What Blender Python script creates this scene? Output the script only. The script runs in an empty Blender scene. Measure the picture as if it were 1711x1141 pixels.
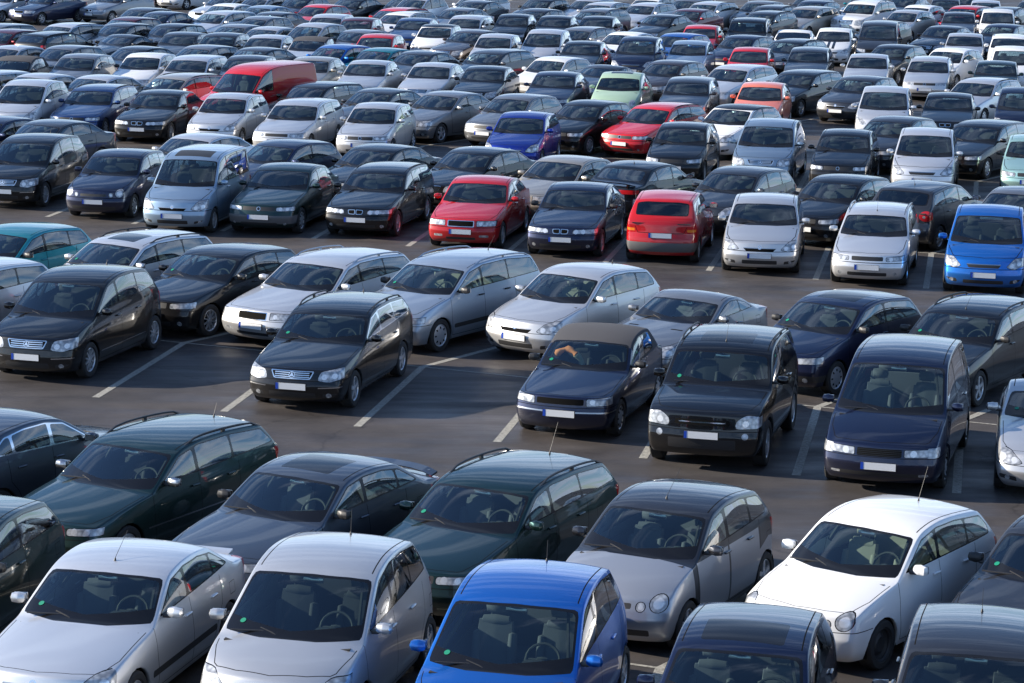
import bpy, bmesh, math, random
from mathutils import Vector, Matrix

C = bpy.context.scene.collection
scene = bpy.context.scene
PI = math.pi

# ------------------------------------------------------------------ camera
cam_d = bpy.data.cameras.new("camera")
cam = bpy.data.objects.new("camera", cam_d)
C.objects.link(cam)
scene.camera = cam
F_PX, PITCH, ROLL, CAM_H = 4400.0, 0.189875, 0.015215, 9.5
cam_d.sensor_width = 36.0
cam_d.lens = F_PX / 1711.0 * 36.0
cam_d.clip_start = 0.5
cam_d.clip_end = 6000.0
cam.matrix_world = (Matrix.Translation((0, 0, CAM_H))
                    @ Matrix.Rotation(PI / 2 - PITCH, 4, 'X')
                    @ Matrix.Rotation(ROLL, 4, 'Z'))

# ------------------------------------------------------------------ light
SUN_EL = math.radians(21.0)
SUN_AZ = math.radians(172.0)          # measured counter-clockwise from +X: low sun on the left
S = Vector((math.cos(SUN_AZ) * math.cos(SUN_EL), math.sin(SUN_AZ) * math.cos(SUN_EL), math.sin(SUN_EL)))
sun_d = bpy.data.lights.new("sun", 'SUN')
sun_d.energy = 5.0
sun_d.angle = math.radians(0.5)
sun_d.color = (1.0, 0.90, 0.76)
sun = bpy.data.objects.new("sun", sun_d)
C.objects.link(sun)
sun.rotation_euler = S.to_track_quat('Z', 'Y').to_euler()
sun.location = (-60, 60, 60)

w = bpy.data.worlds.new("World")
scene.world = w
w.use_nodes = True
nt = w.node_tree
for n in list(nt.nodes): nt.nodes.remove(n)
out = nt.nodes.new('ShaderNodeOutputWorld')
bg = nt.nodes.new('ShaderNodeBackground')
sky = nt.nodes.new('ShaderNodeTexSky')
sky.sky_type = 'NISHITA'
sky.sun_disc = False
sky.sun_elevation = SUN_EL
sky.sun_rotation = PI / 2 - SUN_AZ
sky.air_density = 1.0; sky.dust_density = 0.25; sky.ozone_density = 3.0
bg.inputs[1].default_value = 0.085
# broken streaky cloud, projected on a plane overhead
tc = nt.nodes.new('ShaderNodeTexCoord')
sep = nt.nodes.new('ShaderNodeSeparateXYZ'); nt.links.new(tc.outputs['Generated'], sep.inputs[0])
mx = nt.nodes.new('ShaderNodeMath'); mx.operation = 'MAXIMUM'; mx.inputs[1].default_value = 0.03
nt.links.new(sep.outputs['Z'], mx.inputs[0])
ad = nt.nodes.new('ShaderNodeMath'); ad.operation = 'ADD'; ad.inputs[1].default_value = 0.12
nt.links.new(mx.outputs[0], ad.inputs[0])
dx = nt.nodes.new('ShaderNodeMath'); dx.operation = 'DIVIDE'
dy = nt.nodes.new('ShaderNodeMath'); dy.operation = 'DIVIDE'
nt.links.new(sep.outputs['X'], dx.inputs[0]); nt.links.new(ad.outputs[0], dx.inputs[1])
nt.links.new(sep.outputs['Y'], dy.inputs[0]); nt.links.new(ad.outputs[0], dy.inputs[1])
cmb = nt.nodes.new('ShaderNodeCombineXYZ')
nt.links.new(dx.outputs[0], cmb.inputs[0]); nt.links.new(dy.outputs[0], cmb.inputs[1])
mp = nt.nodes.new('ShaderNodeMapping'); mp.inputs['Scale'].default_value = (0.55, 2.4, 1.0)
mp.inputs['Rotation'].default_value = (0, 0, 0.12)
nt.links.new(cmb.outputs[0], mp.inputs[0])
cn = nt.nodes.new('ShaderNodeTexNoise'); cn.inputs['Scale'].default_value = 1.5
cn.inputs['Detail'].default_value = 6.0; cn.inputs['Roughness'].default_value = 0.62; cn.inputs['Distortion'].default_value = 0.5
nt.links.new(mp.outputs[0], cn.inputs['Vector'])
cr = nt.nodes.new('ShaderNodeValToRGB')
cr.color_ramp.elements[0].position = 0.47; cr.color_ramp.elements[0].color = (0, 0, 0, 1)
cr.color_ramp.elements[1].position = 0.70; cr.color_ramp.elements[1].color = (1, 1, 1, 1)
lowc = nt.nodes.new('ShaderNodeMapRange')       # more cloud towards the horizon, open sky overhead
lowc.inputs['From Min'].default_value = 0.14; lowc.inputs['From Max'].default_value = 0.46
lowc.inputs['To Min'].default_value = 0.10; lowc.inputs['To Max'].default_value = -0.045
nt.links.new(mx.outputs[0], lowc.inputs['Value'])
cadd = nt.nodes.new('ShaderNodeMath'); cadd.operation = 'ADD'
nt.links.new(cn.outputs['Fac'], cadd.inputs[0]); nt.links.new(lowc.outputs[0], cadd.inputs[1])
nt.links.new(cadd.outputs[0], cr.inputs[0])
mixc = nt.nodes.new('ShaderNodeMix'); mixc.data_type = 'RGBA'
nt.links.new(cr.outputs['Color'], mixc.inputs['Factor'])
tint = nt.nodes.new('ShaderNodeMix'); tint.data_type = 'RGBA'; tint.blend_type = 'MULTIPLY'; tint.inputs['Factor'].default_value = 1.0
tint.inputs['B'].default_value = (0.72, 0.87, 1.04, 1)
nt.links.new(sky.outputs[0], tint.inputs['A']); nt.links.new(tint.outputs['Result'], mixc.inputs['A'])
mixc.inputs['B'].default_value = (5.4, 6.7, 8.8, 1)
nt.links.new(mixc.outputs['Result'], bg.inputs[0])
nt.links.new(bg.outputs[0], out.inputs[0])

scene.view_settings.view_transform = 'Standard'
scene.view_settings.look = 'None'
scene.view_settings.exposure = 1.15
scene.view_settings.gamma = 1.0
scene.cycles.max_bounces = 8
scene.cycles.transparent_max_bounces = 16
scene.cycles.caustics_reflective = False
scene.cycles.caustics_refractive = False

# ------------------------------------------------------------------ materials
MATS = {}
def new_mat(name):
    m = bpy.data.materials.new(name); m.use_nodes = True
    MATS[name] = m
    return m, m.node_tree, m.node_tree.nodes['Principled BSDF']
def simple(name, col, rough=0.5, metal=0.0, coat=0.0, spec=0.5, emit=None):
    m, t, p = new_mat(name)
    p.inputs['Base Color'].default_value = (*col, 1)
    p.inputs['Roughness'].default_value = rough
    p.inputs['Metallic'].default_value = metal
    p.inputs['Coat Weight'].default_value = coat
    p.inputs['Coat Roughness'].default_value = 0.03
    p.inputs['Specular IOR Level'].default_value = spec
    return m
def paint(name, metal, rough, flake=0.0):
    """car paint: colour from the object, clear coat over it, road dust low on the sides"""
    m, t, p = new_mat(name)
    oi = t.nodes.new('ShaderNodeObjectInfo')
    tx = t.nodes.new('ShaderNodeTexCoord')
    sp = t.nodes.new('ShaderNodeSeparateXYZ'); t.links.new(tx.outputs['Object'], sp.inputs[0])
    no = t.nodes.new('ShaderNodeTexNoise'); no.inputs['Scale'].default_value = 2.3
    no.inputs['Detail'].default_value = 5; no.inputs['Roughness'].default_value = 0.65
    t.links.new(tx.outputs['Object'], no.inputs['Vector'])
    # dust amount: 1 at the sill, 0 at half a metre, broken up by noise
    mr = t.nodes.new('ShaderNodeMapRange')
    mr.inputs['From Min'].default_value = 0.66; mr.inputs['From Max'].default_value = 0.16
    mr.inputs['To Min'].default_value = 0.0; mr.inputs['To Max'].default_value = 0.35
    t.links.new(sp.outputs['Z'], mr.inputs['Value'])
    mu = t.nodes.new('ShaderNodeMath'); mu.operation = 'MULTIPLY'
    t.links.new(mr.outputs[0], mu.inputs[0]); t.links.new(no.outputs['Fac'], mu.inputs[1])
    mb = t.nodes.new('ShaderNodeMapRange')          # thin film of dust everywhere
    mb.inputs['From Min'].default_value = 0.35; mb.inputs['From Max'].default_value = 0.8
    mb.inputs['To Min'].default_value = 0.0; mb.inputs['To Max'].default_value = 0.006
    t.links.new(no.outputs['Fac'], mb.inputs['Value'])
    sm = t.nodes.new('ShaderNodeMath'); sm.operation = 'ADD'; sm.use_clamp = True
    t.links.new(mu.outputs[0], sm.inputs[0]); t.links.new(mb.outputs[0], sm.inputs[1])
    mc = t.nodes.new('ShaderNodeMix'); mc.data_type = 'RGBA'
    t.links.new(sm.outputs[0], mc.inputs['Factor']); t.links.new(oi.outputs['Color'], mc.inputs['A'])
    mc.inputs['B'].default_value = (0.13, 0.115, 0.10, 1)
    t.links.new(mc.outputs['Result'], p.inputs['Base Color'])
    me = t.nodes.new('ShaderNodeMapRange')
    me.inputs['To Min'].default_value = metal; me.inputs['To Max'].default_value = 0
    t.links.new(sm.outputs[0], me.inputs['Value']); t.links.new(me.outputs[0], p.inputs['Metallic'])
    p.inputs['Roughness'].default_value = rough
    p.inputs['Coat Weight'].default_value = 1.0
    p.inputs['Specular IOR Level'].default_value = 0.12 if metal == 0 else 0.3
    rr = t.nodes.new('ShaderNodeMapRange')
    rr.inputs['To Min'].default_value = 0.03; rr.inputs['To Max'].default_value = 0.35
    t.links.new(sm.outputs[0], rr.inputs['Value']); t.links.new(rr.outputs[0], p.inputs['Coat Roughness'])
    p.inputs['Coat IOR'].default_value = 1.5
    return m
paint('car_paint', 0.0, 0.35)
paint('car_paint_metallic', 0.72, 0.40)
simple('black_rubber', (0.012, 0.012, 0.013), 0.55)
simple('black_plastic', (0.022, 0.022, 0.024), 0.5)
simple('black_gloss', (0.008, 0.008, 0.009), 0.12)
simple('gap_dark', (0.006, 0.006, 0.006), 0.9, spec=0.1)
simple('grey_plastic', (0.10, 0.10, 0.105), 0.55)
simple('chrome', (0.72, 0.73, 0.75), 0.12, metal=1.0)
simple('reflector', (0.80, 0.80, 0.80), 0.25, metal=0.5, coat=1.0)
simple('satin_metal', (0.45, 0.46, 0.48), 0.3, metal=1.0)
simple('alloy', (0.60, 0.61, 0.63), 0.35, metal=0.6)
simple('dark_alloy', (0.10, 0.10, 0.11), 0.45, metal=0.6)
simple('tyre_rubber', (0.018, 0.018, 0.019), 0.8)
simple('plate_white', (0.74, 0.75, 0.76), 0.45)
simple('plate_blue', (0.01, 0.06, 0.42), 0.4)
simple('plate_black', (0.01, 0.01, 0.01), 0.5)
simple('seat_dark', (0.06, 0.06, 0.065), 0.85)
simple('seat_grey', (0.15, 0.15, 0.16), 0.85)
simple('seat_beige', (0.36, 0.33, 0.26), 0.85)
simple('cabin_dark', (0.02, 0.02, 0.022), 0.8)
simple('cabin_grey', (0.04, 0.04, 0.042), 0.8)
simple('light_red', (0.42, 0.01, 0.012), 0.12, coat=0.6)
simple('light_orange', (0.75, 0.20, 0.02), 0.12, coat=0.6)
simple('sticker_green', (0.0, 0.19, 0.11), 0.5)
simple('sticker_white', (0.75, 0.76, 0.74), 0.5)
simple('soft_top', (0.055, 0.055, 0.062), 0.9)
simple('orange_cloth', (0.85, 0.26, 0.09), 0.85)
simple('green_cloth', (0.25, 0.6, 0.1), 0.85)
simple('yellow_cloth', (0.7, 0.55, 0.1), 0.85)
simple('barrier_red', (0.55, 0.02, 0.02), 0.5)
simple('barrier_white', (0.78, 0.78, 0.76), 0.5)

m_, t_, p_ = new_mat('two_tone_silver')
p_.inputs['Base Color'].default_value = (.36, .38, .42, 1); p_.inputs['Metallic'].default_value = .6; p_.inputs['Roughness'].default_value = .36
p_.inputs['Coat Weight'].default_value = 1.0; p_.inputs['Coat Roughness'].default_value = .05
def glass_mat(name, tint, gain=1.15, refl=1.0):
    m = bpy.data.materials.new(name); m.use_nodes = True; MATS[name] = m
    t = m.node_tree
    for n in list(t.nodes): t.nodes.remove(n)
    o = t.nodes.new('ShaderNodeOutputMaterial')
    tr = t.nodes.new('ShaderNodeBsdfTransparent'); tr.inputs[0].default_value = (*tint, 1)
    gl = t.nodes.new('ShaderNodeBsdfGlossy'); gl.inputs['Roughness'].default_value = 0.02
    gl.inputs['Color'].default_value = (refl, refl, refl, 1)
    fr = t.nodes.new('ShaderNodeFresnel'); fr.inputs[0].default_value = 1.62
    ge = t.nodes.new('ShaderNodeNewGeometry')      # same reflection seen from inside and outside
    bf = t.nodes.new('ShaderNodeMath'); bf.operation = 'MULTIPLY_ADD'
    bf.inputs[1].default_value = 1 / 1.62 - 1.62; bf.inputs[2].default_value = 1.62
    t.links.new(ge.outputs['Backfacing'], bf.inputs[0]); t.links.new(bf.outputs[0], fr.inputs[0])
    mx_ = t.nodes.new('ShaderNodeMixShader')
    # both faces of the pane reflect
    dbl = t.nodes.new('ShaderNodeMath'); dbl.operation = 'MULTIPLY'; dbl.inputs[1].default_value = gain; dbl.use_clamp = True
    t.links.new(fr.outputs[0], dbl.inputs[0]); t.links.new(dbl.outputs[0], mx_.inputs[0])
    t.links.new(tr.outputs[0], mx_.inputs[1]); t.links.new(gl.outputs[0], mx_.inputs[2])
    t.links.new(mx_.outputs[0], o.inputs[0])
    return m
glass_mat('windscreen_glass', (0.60, 0.74, 0.71), 1.7)
glass_mat('side_glass', (0.42, 0.52, 0.54), 2.2)
glass_mat('tinted_glass', (0.10, 0.12, 0.13), 1.6)

def lamp_mat():
    m, t, p = new_mat('lamp_glass')
    tx = t.nodes.new('ShaderNodeTexCoord')
    vo = t.nodes.new('ShaderNodeTexVoronoi'); vo.inputs['Scale'].default_value = 16
    t.links.new(tx.outputs['Object'], vo.inputs['Vector'])
    rp = t.nodes.new('ShaderNodeValToRGB')
    rp.color_ramp.elements[0].color = (0.62, 0.64, 0.66, 1); rp.color_ramp.elements[1].color = (0.22, 0.23, 0.25, 1)
    rp.color_ramp.elements[0].position = 0.1; rp.color_ramp.elements[1].position = 0.8
    t.links.new(vo.outputs['Distance'], rp.inputs[0]); t.links.new(rp.outputs[0], p.inputs['Base Color'])
    p.inputs['Metallic'].default_value = 0.35; p.inputs['Roughness'].default_value = 0.28
    p.inputs['Coat Weight'].default_value = 1.0; p.inputs['Coat Roughness'].default_value = 0.02
lamp_mat()

# ------------------------------------------------------------------ mesh helpers
def link(name, me, parent=None, color=None):
    o = bpy.data.objects.new(name, me); C.objects.link(o)
    if parent is not None: o.parent = parent
    return o

class MB:
    """collects simple solids into one mesh"""
    def __init__(self): self.v = []; self.f = []; self.m = []
    def add(self, vs, fs, mi=0):
        b = len(self.v); self.v += [tuple(p) for p in vs]
        for f in fs: self.f.append(tuple(b + i for i in f)); self.m.append(mi)
    def box(self, c, s, mi=0, rot=None, taper=1.0):
        vs = []
        for z in (-.5, .5):
            k = taper if z > 0 else 1.0
            for x, y in ((-.5, -.5), (.5, -.5), (.5, .5), (-.5, .5)):
                p = Vector((x * s[0] * k, y * s[1] * k, z * s[2]))
                if rot is not None: p = rot @ p
                vs.append(p + Vector(c))
        self.add(vs, [(0, 3, 2, 1), (4, 5, 6, 7), (0, 1, 5, 4), (1, 2, 6, 5), (2, 3, 7, 6), (3, 0, 4, 7)], mi)
    def rbox(self, c, s, r, mi=0, rot=None, n=3):
        """box with rounded edges (superellipsoid-like from a cube sphere)"""
        vs = []; idx = {}; fs = []
        N = n + 1
        def key(p): return (round(p[0], 5), round(p[1], 5), round(p[2], 5))
        ticks = [-1.0, -1 + 2 * min(.45, r / max(min(s), 1e-4)), 0.0, 1 - 2 * min(.45, r / max(min(s), 1e-4)), 1.0]
        for ax in range(3):
            for sg in (-1, 1):
                for i in range(4):
                    for j in range(4):
                        q = []
                        for (a, b) in ((i, j), (i + 1, j), (i + 1, j + 1), (i, j + 1)):
                            p = [0, 0, 0]; p[ax] = sg; p[(ax + 1) % 3] = ticks[a]; p[(ax + 2) % 3] = ticks[b]
                            h = [p[k] * s[k] / 2 for k in range(3)]
                            inner = [max(-s[k] / 2 + r, min(s[k] / 2 - r, h[k])) for k in range(3)]
                            d = Vector([h[k] - inner[k] for k in range(3)])
                            if d.length > 1e-7: d = d.normalized() * min(d.length, r)
                            pp = Vector(inner) + d
                            kk = key(pp)
                            if kk not in idx: idx[kk] = len(vs); vs.append(pp)
                            q.append(idx[kk])
                        if sg < 0: q.reverse()
                        q2 = [q[k] for k in range(4) if q[k] != q[k - 1]]
                        if len(set(q2)) >= 3: fs.append(q2)
        out_ = [(rot @ p if rot is not None else p) + Vector(c) for p in vs]
        self.add(out_, fs, mi)
    def tube(self, pts, r, n=8, mi=0, cap=True):
        pts = [Vector(p) for p in pts]; rs = r if isinstance(r, (list, tuple)) else [r] * len(pts)
        rings = []
        for i, p in enumerate(pts):
            d = (pts[min(i + 1, len(pts) - 1)] - pts[max(i - 1, 0)]).normalized()
            u = d.cross(Vector((0, 0, 1)))
            if u.length < 1e-3: u = d.cross(Vector((1, 0, 0)))
            u.normalize(); v = d.cross(u)
            rings.append([p + (u * math.cos(2 * PI * k / n) + v * math.sin(2 * PI * k / n)) * rs[i] for k in range(n)])
        vs = [q for r_ in rings for q in r_]; fs = []
        for i in range(len(pts) - 1):
            for k in range(n):
                a = i * n + k; b = i * n + (k + 1) % n
                fs.append((a, b, b + n, a + n))
        if cap: fs.append(tuple(range(n))[::-1]); fs.append(tuple((len(pts) - 1) * n + k for k in range(n)))
        self.add(vs, fs, mi)
    def lathe(self, prof, n=24, mi=0, axis='X', c=(0, 0, 0), close=False):
        """prof = (along axis, radius)"""
        vs = []; fs = []
        for (a, r) in prof:
            for k in range(n):
                t = 2 * PI * k / n
                if axis == 'X': p = (a, r * math.cos(t), r * math.sin(t))
                elif axis == 'Y': p = (r * math.cos(t), a, r * math.sin(t))
                else: p = (r * math.cos(t), r * math.sin(t), a)
                vs.append((p[0] + c[0], p[1] + c[1], p[2] + c[2]))
        for i in range(len(prof) - 1):
            for k in range(n):
                a = i * n + k; b = i * n + (k + 1) % n
                fs.append((a, b, b + n, a + n))
        self.add(vs, fs, mi)
    def mesh(self, name, mats, smooth=30.0):
        me = bpy.data.meshes.new(name)
        me.from_pydata(self.v, [], self.f)
        for m in mats: me.materials.append(MATS[m])
        me.polygons.foreach_set('material_index', self.m)
        if smooth:
            bm = bmesh.new(); bm.from_mesh(me)
            bmesh.ops.recalc_face_normals(bm, faces=bm.faces)
            lim = math.radians(smooth)
            for e in bm.edges:
                if len(e.link_faces) != 2 or e.calc_face_angle(0) > lim: e.smooth = False
            for f in bm.faces: f.smooth = True
            bm.to_mesh(me); bm.free()
        me.update()
        return me

# ------------------------------------------------------------------ body shell: cage, subdivision, stamps
def lerp(a, b, t): return a + (b - a) * t
def chaikin(poly, n=2, k=0.25):
    for _ in range(n):
        q = []
        for i in range(len(poly)):
            a = poly[i]; b = poly[(i + 1) % len(poly)]
            q.append((lerp(a[0], b[0], k), lerp(a[1], b[1], k)))
            q.append((lerp(a[0], b[0], 1 - k), lerp(a[1], b[1], 1 - k)))
        poly = q
    return poly
def rpoly(poly, r, n=3):
    """convex polygon with corners cut round at distance r"""
    out_ = []
    m = len(poly)
    for i in range(m):
        p = Vector(poly[i]); a = Vector(poly[i - 1]); b = Vector(poly[(i + 1) % m])
        da = (a - p); db = (b - p)
        ra = min(r, da.length * .45); rb = min(r, db.length * .45)
        A = p + da.normalized() * ra; B = p + db.normalized() * rb
        for k in range(n + 1):
            t = k / n
            q = A * (1 - t) ** 2 + p * 2 * t * (1 - t) + B * t * t
            out_.append((q.x, q.y))
    return out_
def circle(c, r, n=14, sx=1.0, sy=1.0): return [(c[0] + r * sx * math.cos(2 * PI * k / n), c[1] + r * sy * math.sin(2 * PI * k / n)) for k in range(n)]
def clip(poly, a, b):
    """keep the part of poly left of a->b"""
    def s(p): return (b[0] - a[0]) * (p[1] - a[1]) - (b[1] - a[1]) * (p[0] - a[0])
    o = []
    for i in range(len(poly)):
        p = poly[i]; q = poly[(i + 1) % len(poly)]; sp_, sq = s(p), s(q)
        if sp_ >= 0: o.append(p)
        if sp_ * sq < 0:
            t = sp_ / (sp_ - sq); o.append((lerp(p[0], q[0], t), lerp(p[1], q[1], t)))
    return o
def ccw(poly):
    a = sum(poly[i - 1][0] * poly[i][1] - poly[i][0] * poly[i - 1][1] for i in range(len(poly)))
    return poly if a > 0 else poly[::-1]

FR = (0.0, .36, .70, .90, 1.0)
def cage(sp):
    """half car (X >= 0), nose at Y=0, tail at Y=L"""
    L, W = sp['L'], sp['W']; h = W / 2
    P = sp['prof']
    wk = sp.get('wk', [.82, .91, .93, .925, .90, .90, .925, .93, .80, .80, .795, .775, .905, .905, .89, .90, .92, .90, .80])
    bow = sp.get('bow', [.15, .19, .20, .20, .19, .11, .06, .13, .07, .02, 0, -.03, -.07, -.07, -.09, -.16, -.18, -.17, -.14])
    crown = sp.get('crown', [0, 0, 0, .0, .035, .05, .05, .045, .045, .05, .05, .045, .04, .04, .035, .01, 0, 0, 0])
    bm = bmesh.new()
    ST = []
    for k in range(19):
        row = []
        y, z = P[k]
        for f in FR:
            row.append(bm.verts.new((wk[k] * h * f, y + bow[k] * f ** 2.6, z - crown[k] * f ** 2.6)))
        ST.append(row)
    tag = bm.faces.layers.int.new('reg')
    def face(vs, r):
        vs2 = []
        for v in vs:
            if v not in vs2: vs2.append(v)
        f = bm.faces.new(vs2); f[tag] = r; return f
    for k in range(18):
        for j in range(4):
            face([ST[k][j], ST[k][j + 1], ST[k + 1][j + 1], ST[k + 1][j]], 1)
    edge = [ST[k][4] for k in range(19)]
    # belt line between cowl corner 7 and rear glass corner 12
    belt = [edge[7]]
    y7, y12 = edge[7].co.y, edge[12].co.y; z7, z12 = edge[7].co.z, edge[12].co.z
    bh = sp.get('belt_arch', .012)
    for i, k in enumerate((8, 9, 10, 11)):
        t = (i + 1) / 5.0
        yy = lerp(y7, y12, t)
        belt.append(bm.verts.new((h * .935, yy, lerp(z7, z12, t) + bh * math.sin(PI * t))))
    belt.append(edge[12])
    top = [edge[7], edge[8], edge[9], edge[10], edge[11], edge[12]]
    mid = [edge[7]]
    for i in range(1, 5):
        a, b = belt[i].co, top[i].co
        m = a.lerp(b, .52); m.x += .022
        mid.append(bm.verts.new(m))
    mid.append(edge[12])
    for i in range(5):
        face([belt[i], belt[i + 1], mid[i + 1], mid[i]], 2)
        face([mid[i], mid[i + 1], top[i + 1], top[i]], 2)
    # lower side
    topline = [edge[4], edge[5], edge[6], edge[7]] + belt[1:5] + [edge[12], edge[13], edge[14]]
    zr = sp.get('zr', (.20, .32, .52, .74))
    wr = sp.get('wr', (.93, .985, 1.0, .985))
    cols = []
    n = len(topline)
    front = [edge[0], edge[1], edge[2], edge[3], edge[4]]
    rear = [edge[18], edge[17], edge[16], edge[15], edge[14]]
    cols.append(front)
    yF, yR = P[4][0], P[14][0]
    for c_ in range(1, n - 1):
        t = topline[c_]; yy = t.co.y
        if c_ == 1: yy = max(yy, .42)
        if c_ == n - 2: yy = min(yy, L - .42)
        d0 = min(1.0, max(0.0, yy / .95)); d1 = min(1.0, max(0.0, (L - yy) / .9))
        pw = (1 - .075 * (1 - d0) ** 1.5) * (1 - .065 * (1 - d1) ** 1.5)
        col = []
        for r in range(4):
            zz = zr[r] if r < 3 else lerp(zr[2], t.co.z, .58)
            col.append(bm.verts.new((h * wr[r] * pw, yy, zz)))
        col.append(t); cols.append(col)
    cols.append(rear)
    for c_ in range(n - 1):
        for r in range(4):
            face([cols[c_][r], cols[c_ + 1][r], cols[c_ + 1][r + 1], cols[c_][r + 1]], 3)
    # creases
    cl = bm.edges.layers.float.new('crease_edge')
    def crease(a, b, v):
        e = bm.edges.get((a, b))
        if e: e[cl] = v
    for j in range(4):
        crease(ST[7][j], ST[7][j + 1], .55)
        crease(ST[4][j], ST[4][j + 1], .55)
        crease(ST[12][j], ST[12][j + 1], sp.get('deck_crease', .4))
        crease(ST[14][j], ST[14][j + 1], .5)
        crease(ST[11][j], ST[11][j + 1], .5); crease(ST[8][j], ST[8][j + 1], .3)
        crease(ST[2][j], ST[2][j + 1], .45); crease(ST[3][j], ST[3][j + 1], .55); crease(ST[15][j], ST[15][j + 1], .4)
    for i in range(5):
        crease(belt[i], belt[i + 1], .7)
        crease(top[i], top[i + 1], sp.get('roof_crease', .45))
    crease(edge[5], edge[6], .5); crease(edge[6], edge[7], .5); crease(edge[4], edge[5], .4)
    crease(edge[12], edge[13], .3); crease(edge[13], edge[14], .3)
    # keep the centre line and the open bottom crisp
    bmesh.ops.recalc_face_normals(bm, faces=bm.faces)
    # outward check
    s_ = sum((f.calc_center_median().x - .2) * f.normal.x for f in bm.faces if f[tag] == 3)
    if s_ < 0: bmesh.ops.reverse_faces(bm, faces=bm.faces)
    return bm

def shell(sp, level):
    bm = cage(sp)
    # mirror so that subdivision is right across the centre line, then keep one half
    geom = bm.verts[:] + bm.edges[:] + bm.faces[:]
    bmesh.ops.mirror(bm, geom=geom, matrix=Matrix.Identity(4), merge_dist=1e-4, axis='X')
    bmesh.ops.recalc_face_normals(bm, faces=bm.faces)
    t = bm.faces.layers.int['reg']
    s_ = sum(f.calc_center_median().x * f.normal.x for f in bm.faces if f[t] == 3)
    if s_ < 0: bmesh.ops.reverse_faces(bm, faces=bm.faces)
    me = bpy.data.meshes.new('tmp'); bm.to_mesh(me); bm.free()
    o = bpy.data.objects.new('tmp', me); C.objects.link(o)
    md = o.modifiers.new('s', 'SUBSURF'); md.levels = level; md.boundary_smooth = 'PRESERVE_CORNERS'
    md.use_creases = True; md.use_limit_surface = True
    dg = bpy.context.evaluated_depsgraph_get()
    ev = o.evaluated_get(dg)
    m2 = bpy.data.meshes.new_from_object(ev)
    bpy.data.objects.remove(o); bpy.data.meshes.remove(me)
    bm = bmesh.new(); bm.from_mesh(m2); bpy.data.meshes.remove(m2)
    bm.normal_update()
    nl = bm.verts.layers.float_vector.new('bn')
    for v in bm.verts: v[nl] = v.normal
    kill = [f for f in bm.faces if f.calc_center_median().x < 0]
    bmesh.ops.delete(bm, geom=kill, context='FACES')
    for v in bm.verts:
        if abs(v.co.x) < 1e-4: v.co.x = 0
    for f in bm.faces: f.material_index = 0
    return bm

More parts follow.
